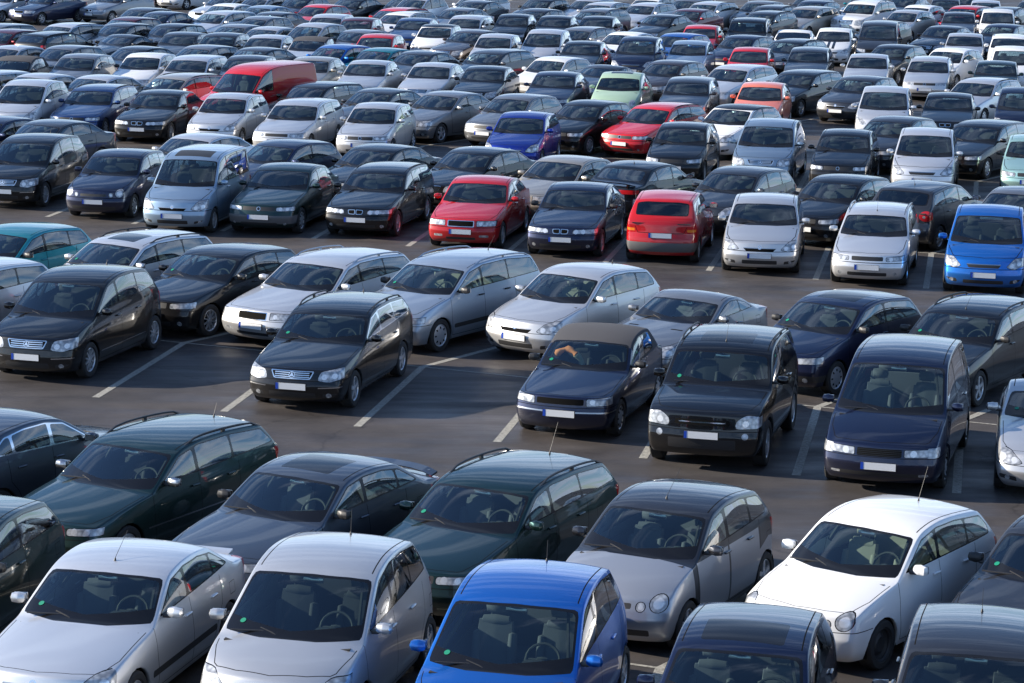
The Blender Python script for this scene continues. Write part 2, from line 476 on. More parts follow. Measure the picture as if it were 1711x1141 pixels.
EPS = 2e-5
class Shell:
    def __init__(self, sp, level):
        self.sp = sp; self.bm = shell(sp, level)
        self.parts = ['body']           # material_index -> part name
        self.cyl = {}
        self.cache()
    def cache(self):
        self.rec = [self.record(f) for f in self.bm.faces]
    def record(self, f):
        c = f.calc_center_median(); x, y, z = c
        r = 0.0
        for v in f.verts:
            q = v.co; d = max(abs(q[0] - x), abs(q[1] - y), abs(q[2] - z))
            if d > r: r = d
        return (f, (x, y, z), r)
    def pid(self, name):
        if name not in self.parts: self.parts.append(name)
        return self.parts.index(name)
    def stamp(self, part, poly, axes, filt, only=None, delete=False):
        """cut a convex outline into the shell, seen along one axis, and give its faces to a part"""
        bm = self.bm; a, b = axes
        poly = ccw(poly)
        x0 = min(p[0] for p in poly); x1 = max(p[0] for p in poly)
        y0 = min(p[1] for p in poly); y1 = max(p[1] for p in poly)
        pi = self.pid(part) if not delete else None
        oi = None if only is None else {self.pid(q) for q in only}
        cand = []
        for f, c, r in self.rec:
            if c[a] + r < x0 or c[a] - r > x1 or c[b] + r < y0 or c[b] - r > y1: continue
            if not f.is_valid: continue
            if oi is not None and f.material_index not in oi: continue
            if not filt(f): continue
            cand.append(f)
        n = len(poly)
        for i in range(n):
            if not cand: break
            p = poly[i]; q = poly[(i + 1) % n]
            ex, ey = q[0] - p[0], q[1] - p[1]
            l = math.hypot(ex, ey)
            if l < 1e-6: continue
            no = [0, 0, 0]; no[a] = ey / l; no[b] = -ex / l      # outward for ccw
            co = [0, 0, 0]; co[a] = p[0]; co[b] = p[1]
            c0, c1, n0, n1 = p[0], p[1], no[a], no[b]
            dist = {}
            for f in cand:
                for v in f.verts:
                    if v not in dist: dist[v] = (v.co[a] - c0) * n0 + (v.co[b] - c1) * n1
            keep = []; seen = set()
            for f in cand:
                mn = min(dist[v] for v in f.verts); mx_ = max(dist[v] for v in f.verts)
                if mx_ < EPS: keep.append(f); continue
                if mn > -EPS: continue
                for e in list(f.edges):
                    v1, v2 = e.verts; d1 = dist.get(v1, 0.0); d2 = dist.get(v2, 0.0)
                    if (d1 < -EPS and d2 > EPS) or (d1 > EPS and d2 < -EPS):
                        ne, nv = bmesh.utils.edge_split(e, v1, d1 / (d1 - d2)); dist[nv] = 0.0
                vl = list(f.verts); on = [v for v in vl if abs(dist[v]) <= EPS]
                if len(on) >= 2:
                    # farthest apart pair of on-plane verts
                    best = None
                    for i_ in range(len(on)):
                        for j_ in range(i_ + 1, len(on)):
                            q_ = (on[i_].co - on[j_].co).length_squared
                            if best is None or q_ > best[0]: best = (q_, on[i_], on[j_])
                    try: g_, l_ = bmesh.utils.face_split(f, best[1], best[2])
                    except ValueError: g_ = None
                    fs_ = [f] if g_ is None else [f, g_]
                    if g_ is not None: self.rec.append(self.record(g_))
                else: fs_ = [f]
                for q in fs_:
                    cc = q.calc_center_median()
                    if (cc[a] - c0) * n0 + (cc[b] - c1) * n1 < 0: keep.append(q)
            cand = keep
        if delete:
            bmesh.ops.delete(bm, geom=cand, context='FACES')
        else:
            for f in cand: f.material_index = pi
        return cand
    def seam(self, pts, axes, filt, wd=.007, part='seams'):
        for i in range(len(pts) - 1):
            p = Vector(pts[i]); q = Vector(pts[i + 1]); d = (q - p)
            if d.length < 1e-4: continue
            d.normalize(); n_ = Vector((-d.y, d.x)) * wd / 2
            self.stamp(part, [tuple(p - n_), tuple(q - n_), tuple(q + n_), tuple(p + n_)], axes, filt, only=['body'])

SIDE = (1, 2); FRONT = (0, 2); TOP = (0, 1)
def fs(f): return f.normal.x > .35
def fside_low(f): return f.normal.x > .35 and f.calc_center_median().z < 1.2

def shell_mesh(sh, part, side, mats, L, c=None):
    """take one part's faces out of the half shell; side: 'both', 'L' (x>0), 'R' (x<0)"""
    bm = sh.bm; pi = sh.parts.index(part); nl = bm.verts.layers.float_vector['bn']
    fs_ = [f for f in bm.faces if f.material_index == pi]
    if not fs_: return None
    vs = []; ns = []; idx = {}; faces = []
    def vid(v, s):
        k = (v.index, s if v.co.x > 1e-5 else 1)
        if k not in idx:
            idx[k] = len(vs); vs.append((v.co.x * s, v.co.y - L / 2, v.co.z))
            n_ = v[nl]; q = Vector((n_[0] * s, n_[1], n_[2]))
            if v.co.x <= 1e-5: q.x = 0
            ns.append(q.normalized())
        return idx[k]
    for s in ((1, -1) if side == 'both' else ((1,) if side == 'L' else (-1,))):
        for f in fs_:
            q = [vid(v, s) for v in f.verts]
            if s < 0: q.reverse()
            faces.append(q)
    me = bpy.data.meshes.new(part)
    me.from_pydata(vs, [], faces)
    me.materials.append(MATS[mats])
    me.polygons.foreach_set('use_smooth', [True] * len(faces))
    me.update()
    me.normals_split_custom_set_from_vertices(ns)
    return me

# ------------------------------------------------------------------ outlines of the kinds of car (metres, nose at 0)
def mk(base, **kw):
    d = dict(base); d.update(kw)
    return d
def crect(x1, z0, z1, r=.02): return rpoly([(-x1, z0), (x1, z0), (x1, z1), (-x1, z1)], r, 2)
def bulb(x, z, r): return ('bulb', 'reflector', circle((x, z), r, 12), 'lr')
def fog(x, z, r=.045): return ('fog_lamp', 'lamp_glass', circle((x, z), r, 10), 'lr')
def HL(poly, r=.03): return ('headlight', 'lamp_glass', rpoly(poly, r, 2), 'lr')
def slats(x1, z0, z1, n, mat='chrome', t=.30):
    s = (z1 - z0) / n
    return [('grille_bar', mat, [(-x1, z0 + s * (i + .5) - s * t / 2), (x1, z0 + s * (i + .5) - s * t / 2), (x1, z0 + s * (i + .5) + s * t / 2), (-x1, z0 + s * (i + .5) + s * t / 2)]) for i in range(n)]

def face_plain(z0, z1, h):
    return [('grille', 'black_plastic', crect(h * .40, z0 + .02, z1 - .045)), HL([(h * .47, z0 + .01), (h * 1.0, z0 + .03), (h * 1.0, z1 - .01), (h * .46, z1 - .05)]),
            bulb(h * .60, (z0 + z1) / 2 - .02, .042), ('air_intake', 'black_plastic', crect(h * .50, .27, .35)), fog(h * .70, .32)]
def face_kidney(z0, z1, h):          # two kidneys, two round lamps a side
    m = (z0 + z1) / 2 - .01
    return [('grille_surround', 'chrome', rpoly([(.01, m - .062), (.17, m - .055), (.19, m + .045), (.01, m + .055)], .03), 'c'),
            ('grille', 'gap_dark', rpoly([(.024, m - .05), (.16, m - .044), (.175, m + .034), (.024, m + .043)], .025), 'c'),
            HL([(.27, z0 + .01), (h * 1.02, z0 + .03), (h * 1.02, z1 - .02), (.29, z1 - .045)], .03), bulb(.36, m - .005, .05), bulb(.52, m, .05),
            ('air_intake', 'black_plastic', crect(h * .55, .27, .345)), fog(h * .72, .31)]
def face_star(z0, z1, h):            # wide slatted chrome radiator, almond lamps
    return [('grille_surround', 'chrome', rpoly([(-h * .36, z0 + .0), (h * .36, z0 + .0), (h * .43, z1 - .02), (-h * .43, z1 - .02)], .03)),
            ('grille', 'gap_dark', rpoly([(-h * .34, z0 + .014), (h * .34, z0 + .014), (h * .405, z1 - .034), (-h * .405, z1 - .034)], .025))] + \
           slats(h * .34, z0 + .018, z1 - .038, 3, 'chrome', .45) + \
           [('emblem', 'chrome', circle((0, (z0 + z1) / 2 - .01), .055, 12)), ('emblem', 'black_gloss', circle((0, (z0 + z1) / 2 - .01), .044, 12)), ('emblem', 'chrome', rpoly([(-.04, (z0 + z1) / 2 - .035), (.04, (z0 + z1) / 2 - .035), (0, (z0 + z1) / 2 + .035)], .002, 1)),
            HL([(h * .48, z0 - .02), (h * .72, z0 - .05), (h * 1.0, z0 + .03), (h * 1.0, z1 + .04), (h * .54, z1 - .02)], .05), bulb(h * .62, z0 + .045, .048), bulb(h * .80, z0 + .06, .045),
            ('bumper_strip', 'chrome', [(h * .52, .435), (h * .97, .45), (h * .97, .468), (h * .52, .453)], 'lr'),
            ('air_intake', 'black_plastic', crect(h * .46, .26, .36)), ('air_intake', 'black_plastic', rpoly([(h * .58, .27), (h * .86, .29), (h * .84, .35), (h * .60, .34)], .02), 'lr'), fog(h * .70, .31)]
def face_thin(z0, z1, h):            # thin slot, swept lamps (small MPV)
    return [('grille', 'black_plastic', rpoly([(-h * .36, z0 + .0), (h * .36, z0 + .0), (h * .42, z0 + .085), (-h * .42, z0 + .085)], .025)),
            ('grille_bar', 'chrome', [(-h * .40, z0 + .07), (h * .40, z0 + .07), (h * .41, z0 + .082), (-h * .41, z0 + .082)]),
            ('grille_bar', 'black_gloss', [(-h * .37, z0 + .03), (h * .37, z0 + .03), (h * .37, z0 + .038), (-h * .37, z0 + .038)]),
            HL([(h * .52, z0 + .02), (h * .72, z0 - .03), (h * 1.0, z0 + .06), (h * 1.0, z1 + .05), (h * .72, z1 + .04)], .05), bulb(h * .68, z0 + .055, .045), bulb(h * .83, z0 + .09, .04),
            ('air_intake', 'black_plastic', crect(h * .48, .27, .35)), ('air_intake', 'black_plastic', rpoly([(h * .62, .28), (h * .90, .30), (h * .88, .38), (h * .64, .36)], .03), 'lr'), fog(h * .76, .33)]
def face_vw(z0, z1, h):              # full-width dark slot between oblong lamps
    m = (z0 + z1) / 2
    return [('grille', 'black_plastic', crect(h * .46, z0 + .03, z1 - .035)), HL([(h * .48, z0 + .02), (h * .98, z0 + .03), (h * .98, z1 - .02), (h * .48, z1 - .035)], .035), bulb(h * .60, m, .045), bulb(h * .78, m, .038),
            ('emblem', 'chrome', circle((0, m), .05, 12)), ('emblem', 'black_gloss', circle((0, m), .038, 12)), ('air_intake', 'black_plastic', crect(h * .52, .26, .33)), fog(h * .72, .30, .035)]
def face_round2(z0, z1, h):          # big and small round lamp each side
    m = (z0 + z1) / 2
    return [('grille', 'black_plastic', crect(h * .40, z0 + .01, z0 + .075)), ('headlight', 'lamp_glass', circle((h * .76, m + .015), .105, 18), 'lr'), ('bulb', 'reflector', circle((h * .76, m + .015), .06, 12), 'lr'),
            ('headlight', 'lamp_glass', circle((h * .53, m - .03), .062, 14), 'lr'), ('bulb', 'reflector', circle((h * .53, m - .03), .03, 10), 'lr'), ('air_intake', 'black_plastic', crect(h * .66, .27, .35))]
def face_square(z0, z1, h):          # upright square grille with chrome rim, oblong lamps, orange corners
    return [('grille_surround', 'chrome', crect(h * .36, z0 - .01, z1 - .02)), ('grille', 'gap_dark', crect(h * .34, z0 + .004, z1 - .034)), HL([(h * .42, z0 + .0), (h * .92, z0 + .01), (h * .92, z1 - .02), (h * .42, z1 - .02)], .02),
            bulb(h * .54, (z0 + z1) / 2 - .01, .042), ('air_intake', 'black_plastic', crect(h * .40, .27, .33)),
            ('fog_lamp', 'lamp_glass', rect2(h * .50, .33, h * .74, .385), 'lr')]
def rect2(x0, z0, x1, z1, r=.015): return rpoly([(x0, z0), (x1, z0), (x1, z1), (x0, z1)], r, 2)
def face_old(z0, z1, h):             # upright lamps with white corner lamps, dark slot
    return [('grille', 'gap_dark', crect(h * .46, z0 + .02, z1 - .03)), HL([(h * .50, z0 + .0), (h * .98, z0 + .02), (h * .96, z1 - .0), (h * .50, z1 - .02)], .02), bulb(h * .62, (z0 + z1) / 2, .042),
            ('bumper_strip', 'satin_metal', crect(h * 1.05, .475, .497, .002))]
def face_cat(z0, z1, h):             # big almond lamps and wide lower mouth
    return [('grille', 'gap_dark', rpoly([(-h * .34, z0 - .02), (h * .34, z0 - .02), (h * .42, z0 + .05), (-h * .42, z0 + .05)], .02)), ('grille_bar', 'satin_metal', [(-h * .40, z0 + .04), (h * .40, z0 + .04), (h * .41, z0 + .056), (-h * .41, z0 + .056)]),
            ('emblem', 'chrome', circle((0, z0 + .065), .045, 12)), ('emblem', 'alloy', circle((0, z0 + .065), .026, 10)),
            HL([(h * .50, z0 + .01), (h * .74, z0 - .03), (h * 1.0, z0 + .05), (h * 1.0, z1 + .06), (h * .70, z1 + .02)], .05), bulb(h * .66, z0 + .05, .045), bulb(h * .84, z0 + .085, .045),
            ('air_intake', 'black_plastic', crect(h * .44, .27, .36)), ('air_intake', 'black_plastic', rpoly([(h * .60, .27), (h * .92, .31), (h * .88, .37), (h * .62, .34)], .02), 'lr'), fog(h * .76, .32, .038)]
def tail_block(z0, z1, h, x0=.70):
    return [('tail_light', 'light_red', rpoly([(h * x0, z0), (h * 1.05, z0 + .02), (h * 1.05, z1), (h * x0, z1)], .03), 'lr')]
def tail_tall(z0, z1, h):
    return [('tail_light', 'light_red', rpoly([(h * .80, z0), (h * 1.05, z0), (h * 1.02, z1), (h * .74, z1)], .03), 'lr')]

def setup(sp, face=None, tail=None):
    h = sp['W'] / 2; P = sp['prof']
    z0, z1 = P[3][1] + sp.get('fz0', .01), P[4][1] + sp.get('fz1', 0)
    if face: sp['front'] = face(z0, z1, h)
    if tail: sp['rear'] = tail(P[15][1] + .02, P[14][1] + (.0 if tail is tail_block else .12), h)
    return sp

SEDAN = setup(dict(L=4.50, W=1.75, wb=2.72, fo=.84, r=.315, ws_m=.05,
    prof=[(.16, .19), (.05, .27), (.0, .46), (.04, .57), (.09, .735), (.42, .83), (.98, .925), (1.30, .975), (2.02, 1.385), (2.46, 1.455), (2.92, 1.45), (3.36, 1.385),
          (3.94, 1.06), (4.16, 1.045), (4.39, 1.01), (4.44, .72), (4.50, .52), (4.47, .30), (4.34, .20)],
    pillars=[(2.42, .07), (3.20, .05)], dlo1=3.66), face_plain, tail_block)
ESTATE = setup(mk(SEDAN, prof=SEDAN['prof'][:9] + [(2.5, 1.475), (3.25, 1.475), (4.08, 1.405), (4.42, 1.07), (4.45, .99), (4.47, .90), (4.48, .70), (4.54, .52), (4.50, .30), (4.38, .20)],
    L=4.54, pillars=[(2.42, .07), (3.24, .05)], dlo1=4.24, deck_crease=.2, rails='low', dlo_slant1=.12), face_plain, tail_tall)
HATCH = setup(dict(L=3.98, W=1.69, wb=2.49, fo=.80, r=.30,
    prof=[(.14, .19), (.04, .27), (0, .46), (.03, .57), (.08, .745), (.36, .85), (.80, .945), (1.06, 1.0), (1.76, 1.42), (2.2, 1.505), (2.7, 1.50), (3.42, 1.42),
          (3.79, 1.06), (3.84, .98), (3.87, .89), (3.90, .70), (3.98, .52), (3.94, .30), (3.82, .2)],
    pillars=[(2.16, .07), (2.92, .05)], dlo1=3.52, deck_crease=.2, dlo_slant1=.10), face_vw, tail_tall)
HATCH3 = setup(mk(HATCH, pillars=[(2.42, .07)], ndoors=1), face_plain, tail_tall)
MPV = setup(dict(L=3.86, W=1.765, wb=2.57, fo=.76, r=.305, seat_z=.48, dlo_d=.07,
    prof=[(.12, .2), (.03, .28), (0, .46), (.03, .60), (.09, .775), (.30, .90), (.58, .985), (.76, 1.035), (1.62, 1.56), (2.1, 1.665), (2.6, 1.66), (3.22, 1.58),
          (3.60, 1.12), (3.66, 1.03), (3.70, .92), (3.74, .72), (3.86, .52), (3.82, .30), (3.72, .2)],
    pillars=[(1.95, .08), (2.72, .05)], dlo0=1.12, dlo1=3.36, deck_crease=.2, dlo_slant1=.14, dlo_rise=.04), face_thin, tail_tall)
BIGMPV = setup(mk(MPV, L=4.28, wb=2.78, fo=.82, W=1.78, r=.32,
    prof=[(.12, .2), (.03, .28), (0, .46), (.03, .60), (.08, .775), (.34, .89), (.68, .975), (.90, 1.025), (1.74, 1.545), (2.3, 1.655), (2.9, 1.65), (3.62, 1.56),
          (4.02, 1.14), (4.08, 1.04), (4.12, .94), (4.16, .72), (4.28, .54), (4.24, .30), (4.14, .2)],
    pillars=[(2.12, .08), (2.98, .05)], dlo0=1.26, dlo1=3.80), face_star, tail_tall)
MINIVAN = setup(dict(L=4.62, W=1.83, wb=2.84, fo=.94, r=.315, seat_z=.55, seat_mat='seat_dark',
    prof=[(.16, .2), (.05, .28), (0, .48), (.03, .60), (.07, .765), (.36, .90), (.70, 1.01), (.94, 1.075), (1.90, 1.68), (2.4, 1.79), (3.2, 1.80), (4.15, 1.72),
          (4.46, 1.12), (4.50, 1.02), (4.52, .92), (4.55, .72), (4.62, .54), (4.6, .32), (4.5, .22)],
    pillars=[(2.34, .08), (3.35, .06)], dlo0=1.34, dlo1=4.26, deck_crease=.2, dlo_slant1=.1), face_old, tail_tall)
SUV = setup(dict(L=4.33, W=1.84, wb=2.63, fo=.86, r=.36, arch_gap=.06, zr=(.30, .42, .64, .88), arch_trim=True, sill_black=.40, rails='high', seat_z=.60, plate_z=.60,
    wk=[.86, .93, .95, .95, .93, .93, .94, .94, .83, .83, .83, .82, .93, .94, .94, .94, .95, .93, .84],
    bow=[.10, .13, .14, .15, .16, .09, .05, .10, .06, .02, 0, -.03, -.06, -.06, -.08, -.12, -.14, -.13, -.10],
    prof=[(.12, .27), (.03, .36), (0, .56), (.03, .68), (.06, .93), (.34, 1.045), (.86, 1.10), (1.16, 1.14), (1.72, 1.62), (2.15, 1.74), (3.0, 1.745), (3.76, 1.67),
          (4.08, 1.19), (4.13, 1.08), (4.15, .98), (4.17, .82), (4.33, .64), (4.30, .42), (4.2, .3)],
    pillars=[(2.26, .08), (3.04, .06)], dlo0=1.44, dlo1=3.86, deck_crease=.2, dlo_slant1=.1), face_plain, tail_tall)
COUPE = setup(dict(L=4.08, W=1.79, wb=2.43, fo=.84, r=.32, two_seat=True,
    prof=[(.16, .17), (.05, .25), (0, .42), (.04, .52), (.12, .68), (.5, .79), (1.15, .885), (1.50, .93), (2.22, 1.265), (2.5, 1.33), (2.8, 1.32), (3.10, 1.24),
          (3.52, 1.01), (3.74, 1.0), (3.98, .97), (4.03, .72), (4.08, .5), (4.05, .3), (3.9, .2)],
    pillars=[(2.78, .04)], ndoors=1, dlo1=3.28, seat_z=.26), face_cat, tail_block)
BEETLE = setup(dict(L=4.09, W=1.74, wb=2.51, fo=.84, r=.325,
    prof=[(.22, .2), (.07, .27), (0, .44), (.05, .56), (.20, .72), (.5, .85), (.86, .945), (1.06, 1.0), (1.62, 1.42), (2.1, 1.57), (2.6, 1.54), (3.1, 1.40),
          (3.55, 1.06), (3.74, .95), (3.88, .80), (3.98, .64), (4.09, .48), (4.04, .3), (3.9, .2)],
    pillars=[(2.42, .07)], ndoors=1, dlo1=3.20, deck_crease=.0, top=[('sunroof', 'black_gloss', rpoly([(-.38, 1.95), (.38, 1.95), (.38, 2.5), (-.38, 2.5)], .05))]), face_round2, tail_block)
VAN = setup(dict(L=4.80, W=1.86, wb=2.92, fo=.92, r=.32, seat_z=.7, rear_window=False,
    wk=[.74, .86, .90, .90, .88, .91, .94, .94, .84, .86, .86, .86, .95, .95, .95, .95, .93, .92, .84],
    bow=[.20, .22, .22, .20, .20, .12, .08, .14, .10, .04, 0, 0, -.04, -.04, -.04, -.06, -.08, -.08, -.08],
    prof=[(.12, .22), (.03, .30), (0, .48), (.03, .60), (.08, .86), (.38, .99), (.72, 1.07), (.94, 1.12), (1.66, 1.72), (2.2, 1.96), (3.3, 1.99), (4.60, 1.96), (4.72, 1.2), (4.73, 1.1), (4.74, .95), (4.75, .72), (4.80, .54), (4.77, .36), (4.7, .25)],
    zs=.34, dlo0=1.20, dlo1=2.22, door_end=2.36, ndoors=1, pillars=[(2.24, .02)]), face_plain, tail_tall)
TALL = setup(mk(MINIVAN, L=4.11, W=1.72, wb=2.69, fo=.78, r=.30,       # small high-roofed van with windows
    prof=[(.12, .2), (.03, .28), (0, .48), (.03, .60), (.08, .80), (.32, .93), (.66, 1.02), (.86, 1.08), (1.52, 1.68), (1.95, 1.80), (2.8, 1.82), (3.86, 1.78), (4.0, 1.10), (4.02, 1.0), (4.03, .9), (4.05, .72), (4.11, .54), (4.08, .32), (4.0, .22)],
    pillars=[(2.02, .08), (2.95, .06)], dlo0=1.16, dlo1=3.80, wk=[.80, .90, .92, .92, .90, .91, .93, .935, .82, .83, .83, .83, .93, .94, .94, .93, .92, .90, .80]), face_cat, tail_tall)
CONV = setup(mk(HATCH3, prof=[(.14, .19), (.04, .27), (0, .46), (.03, .57), (.06, .725), (.40, .80), (.98, .90), (1.24, .945), (1.90, 1.34), (2.3, 1.44), (2.8, 1.44), (3.18, 1.38), (3.56, 1.03), (3.74, 1.01), (3.92, .97), (3.94, .70), (3.98, .52), (3.95, .30), (3.84, .2)],
    pillars=[(2.46, .05)], dlo1=3.02, soft_top=True), face_old, tail_block)

def boot_spoiler(sp):
    P = sp['prof']; h = sp['W'] / 2; L = sp['L']
    m = MB(); z = P[14][1]
    y = P[14][0] - L / 2
    for i in range(8):
        a = -1 + 2 * i / 8; b = -1 + 2 * (i + 1) / 8
        f = lambda t: Vector((t * h * .80, y - .09 * t * t - .05, z + .075 - .05 * t ** 4))
        p, q = f(a), f(b)
        m.add([p + Vector((0, -.10, -.012)), q + Vector((0, -.10, -.012)), q + Vector((0, .06, .018)), p + Vector((0, .06, .018)),
               p + Vector((0, -.08, -.03)), q + Vector((0, -.08, -.03)), q + Vector((0, .06, -.006)), p + Vector((0, .06, -.006))],
              [(0, 1, 2, 3), (7, 6, 5, 4), (0, 4, 5, 1), (2, 6, 7, 3)])
    for s_ in (-1, 1): m.box((s_ * h * .66, y - .08, z + .01), (.05, .10, .09))
    return m.mesh('spoiler', [sp.get('paint', 'car_paint')], 30)
def lip_spoiler(sp):
    P = sp['prof']; h = sp['W'] / 2; L = sp['L']; m = MB(); z = P[14][1]; y = P[14][0] - L / 2
    m.rbox((0, y - .07, z + .005), (h * 1.35, .16, .05), .02, rot=Matrix.Rotation(math.radians(10), 3, 'X'))
    return m.mesh('spoiler', [sp.get('paint', 'car_paint')], 60)

SPECS = {}
S_ = SPECS
def V(base, name, face, tail, **kw):
    d = mk(base, **kw)
    if 'L' in kw and 'prof' not in kw:          # stretch the whole outline to the new length
        q = kw['L'] / base['L']
        d['prof'] = [(p[0] * q, p[1]) for p in base['prof']]
        for k in ('wb', 'fo', 'dlo0', 'dlo1'):
            if k in d and k not in kw: d[k] = d[k] * q
        if 'pillars' not in kw: d['pillars'] = [(p[0] * q, *p[1:]) for p in d['pillars']]
    S_[name] = setup(d, face, tail)
def sunroof(y0, y1, x=.40): return [('sunroof', 'black_gloss', rpoly([(-x, y0), (x, y0), (x, y1), (-x, y1)], .05))]
# everyday kinds
V(SEDAN, 'sed_star', face_star, tail_block, aerial=None)
V(SEDAN, 'sed_kidney', face_kidney, tail_block, rim='spoke10')
V(SEDAN, 'sed_vw', face_vw, tail_block, rim='hubcap')
V(SEDAN, 'sed_square', face_square, tail_block, rim='spoke7')
V(ESTATE, 'est_vw', face_vw, tail_tall, rim='hubcap')
V(ESTATE, 'est_star', face_star, tail_tall, rails=None)
V(ESTATE, 'est_plain', face_plain, tail_tall, rails=None, rim='hubcap')
V(ESTATE, 'est_square', face_square, tail_tall, rim='spoke7')
V(ESTATE, 'est_cat', face_cat, tail_tall, rails='high', rim='hubcap')
V(HATCH, 'hat_vw', face_vw, tail_tall, rim='hubcap')
V(HATCH, 'hat_cat', face_cat, tail_tall)
V(HATCH, 'hat_round', face_round2, tail_tall, rim='hubcap')
V(HATCH, 'hat_plain', face_plain, tail_tall, rim='hubcap', mir_mat='black_plastic')
V(HATCH3, 'hat3_plain', face_plain, tail_tall, rim='spoke7')
S_['mpv'] = MPV; S_['minivan'] = MINIVAN; S_['suv'] = SUV; S_['van'] = VAN; S_['coupe'] = COUPE; S_['conv'] = CONV; S_['beetle'] = BEETLE
S_['tall'] = TALL; S_['bigmpv'] = BIGMPV
# front row
V(SEDAN, 'silver_saloon', face_cat, tail_block, L=4.50, side_strip=(.42, .50), aerial=(2.24, .42, 1.0, 1.415), extra=[('spoiler', lip_spoiler)], rim='hubcap', seat_mat='seat_grey', roof_gap=False, handle_dz=.13)
V(MPV, 'a_silver', face_thin, tail_tall, aerial=(3.0, .26, .12, 1.60), seat_mat='seat_dark', rim='spoke5')
V(MPV, 'a_blue', face_thin, tail_tall, aerial=(3.05, .20, .1, 1.59), seat_mat='seat_grey', rim='spoke7')
V(HATCH, 'sunroof_hatch', face_plain, tail_tall, W=1.70, seat_mat='seat_grey', top=[('sunroof', 'black_gloss', rpoly([(-.43, 1.90), (.43, 1.90), (.43, 2.46), (-.43, 2.46)], .05))], ws_m=.07)
V(HATCH, 'dark_hatch', face_plain, tail_tall, W=1.74, L=4.2, aerial=(3.1, .22, .1, 1.47), ws_m=.06, rim='spoke7')
V(HATCH3, 'green_hatch', face_plain, tail_tall, mir_mat='black_plastic', rim='hubcap')
# row behind it
V(ESTATE, 'green_rails', face_vw, tail_tall, rails='high', aerial=(3.9, .16, .4, 1.42), rim='hubcap', W=1.75, mir_mat='satin_metal', side_strip=(.50, .52), mould_mat='satin_metal')
V(ESTATE, 'green_rails_long', face_vw, tail_tall, rails='high', aerial=(3.85, .42, .55, 1.42), rim='hubcap', W=1.76, seat_mat='seat_grey')
V(SEDAN, 'winged_saloon', face_vw, tail_block, mir_mat='black_plastic', top=sunroof(2.18, 2.86, .38), extra=[('spoiler', boot_spoiler)], win_trim='black_plastic', rim='hubcap', seat_mat='seat_grey', bumper_black=(.30, .52), fz0=.0, fz1=.0)
V(HATCH, 'twotone', face_round2, tail_tall, L=3.78, wb=2.50, fo=.70, r=.30, W=1.69, aerial=(1.86, .5, 1.0, 1.44), seat_mat='seat_grey', rim='spoke5',
  prof=[(.12, .19), (.03, .27), (0, .46), (.03, .57), (.09, .72), (.30, .86), (.62, .965), (.86, 1.02), (1.58, 1.45), (2.05, 1.535), (2.55, 1.53), (3.22, 1.43), (3.58, 1.08), (3.63, .98), (3.66, .88), (3.70, .70), (3.78, .52), (3.74, .30), (3.62, .2)],
  pillars=[(1.98, .09), (2.74, .07)], dlo0=1.18, dlo1=3.30, two_tone=True)
V(HATCH, 'white_round', face_round2, tail_tall, seat_mat='seat_beige', cabin='cabin_grey', rim='steel', aerial=(3.05, .42, .5, 1.46), side_strip=(.44, .52), mould_mat='car_paint', W=1.68)
# third double row, front
V(BIGMPV, 'b_black', face_star, tail_tall, rim='spoke10', side_strip=(.40, .42), mould_mat='chrome', aerial=(3.4, .06, .3, 1.56))
V(ESTATE, 'c_estate', face_star, tail_tall, rails='high', rim='spoke5', W=1.77, aerial=(3.95, .06, .3, 1.42), win_trim='chrome', mir_z=1.02)
V(CONV, 'soft_conv', face_old, tail_block, rim='hubcap', mir_mat='black_plastic', seat_mat='seat_dark', aerial=None)
S_['suv_black'] = setup(mk(SUV, rim='spoke5', top=sunroof(1.98, 2.6, .42), aerial=(2.02, .28, .6, 1.60)), None, None)
S_['suv_black']['front'] = [('grille', 'gap_dark', crect(.42, .745, .83)), ('grille_bar', 'chrome', [(-.36, .782), (.36, .782), (.36, .80), (-.36, .80)]),
    HL([(.50, .70), (.90, .72), (.90, .90), (.66, .93), (.50, .82)], .06), bulb(.66, .79, .05), ('air_intake', 'black_plastic', crect(.52, .38, .54)),
    ('fog_lamp', 'lamp_glass', circle((.66, .60), .05, 12), 'lr')]
V(MINIVAN, 'big_minivan', None, tail_tall, rim='hubcap', seat_mat='seat_grey', front=[('grille', 'gap_dark', crect(.33, .60, .715)), HL([(.36, .60), (.86, .615), (.86, .735), (.36, .715)], .02), bulb(.50, .66, .05),
    ('indicator', 'lamp_glass', rect2(.70, .60, .86, .74), 'lr'), ('air_intake', 'black_plastic', crect(.62, .30, .36)), ('fog_lamp', 'lamp_glass', rect2(.58, .31, .72, .35), 'lr')] + slats(.33, .605, .71, 4, 'black_gloss', .2))
V(COUPE, 'roadster_silver', face_cat, tail_block, rim='spoke5', seat_mat='seat_dark')
# third double row, back
V(ESTATE, 'a6_estate', face_square, tail_tall, rails='high', rail_mat='satin_metal', rim='spoke7', W=1.81, L=4.62, plate_z=.45)
V(ESTATE, 'a4_estate', face_square, tail_tall, rails='high', top=sunroof(2.2, 2.8, .36), rim='spoke7')
V(HATCH, 'a3_hatch', face_plain, tail_tall, L=4.28, W=1.77, wb=2.58, rim='spoke10', r=.315,
  prof=[(.14, .19), (.04, .27), (0, .46), (.03, .57), (.08, .745), (.42, .84), (.92, .925), (1.24, .98), (1.96, 1.385), (2.4, 1.46), (2.95, 1.45), (3.72, 1.36), (4.06, 1.05), (4.12, .97), (4.15, .88), (4.18, .70), (4.28, .52), (4.24, .30), (4.12, .2)],
  pillars=[(2.36, .07), (3.10, .05)], dlo1=3.84)
V(HATCH, 'teal_hatch', face_plain, tail_tall, mir_mat='black_plastic', rim='hubcap')
V(ESTATE, 'silver_estate_left', face_plain, tail_tall, rails=None, rim='hubcap')
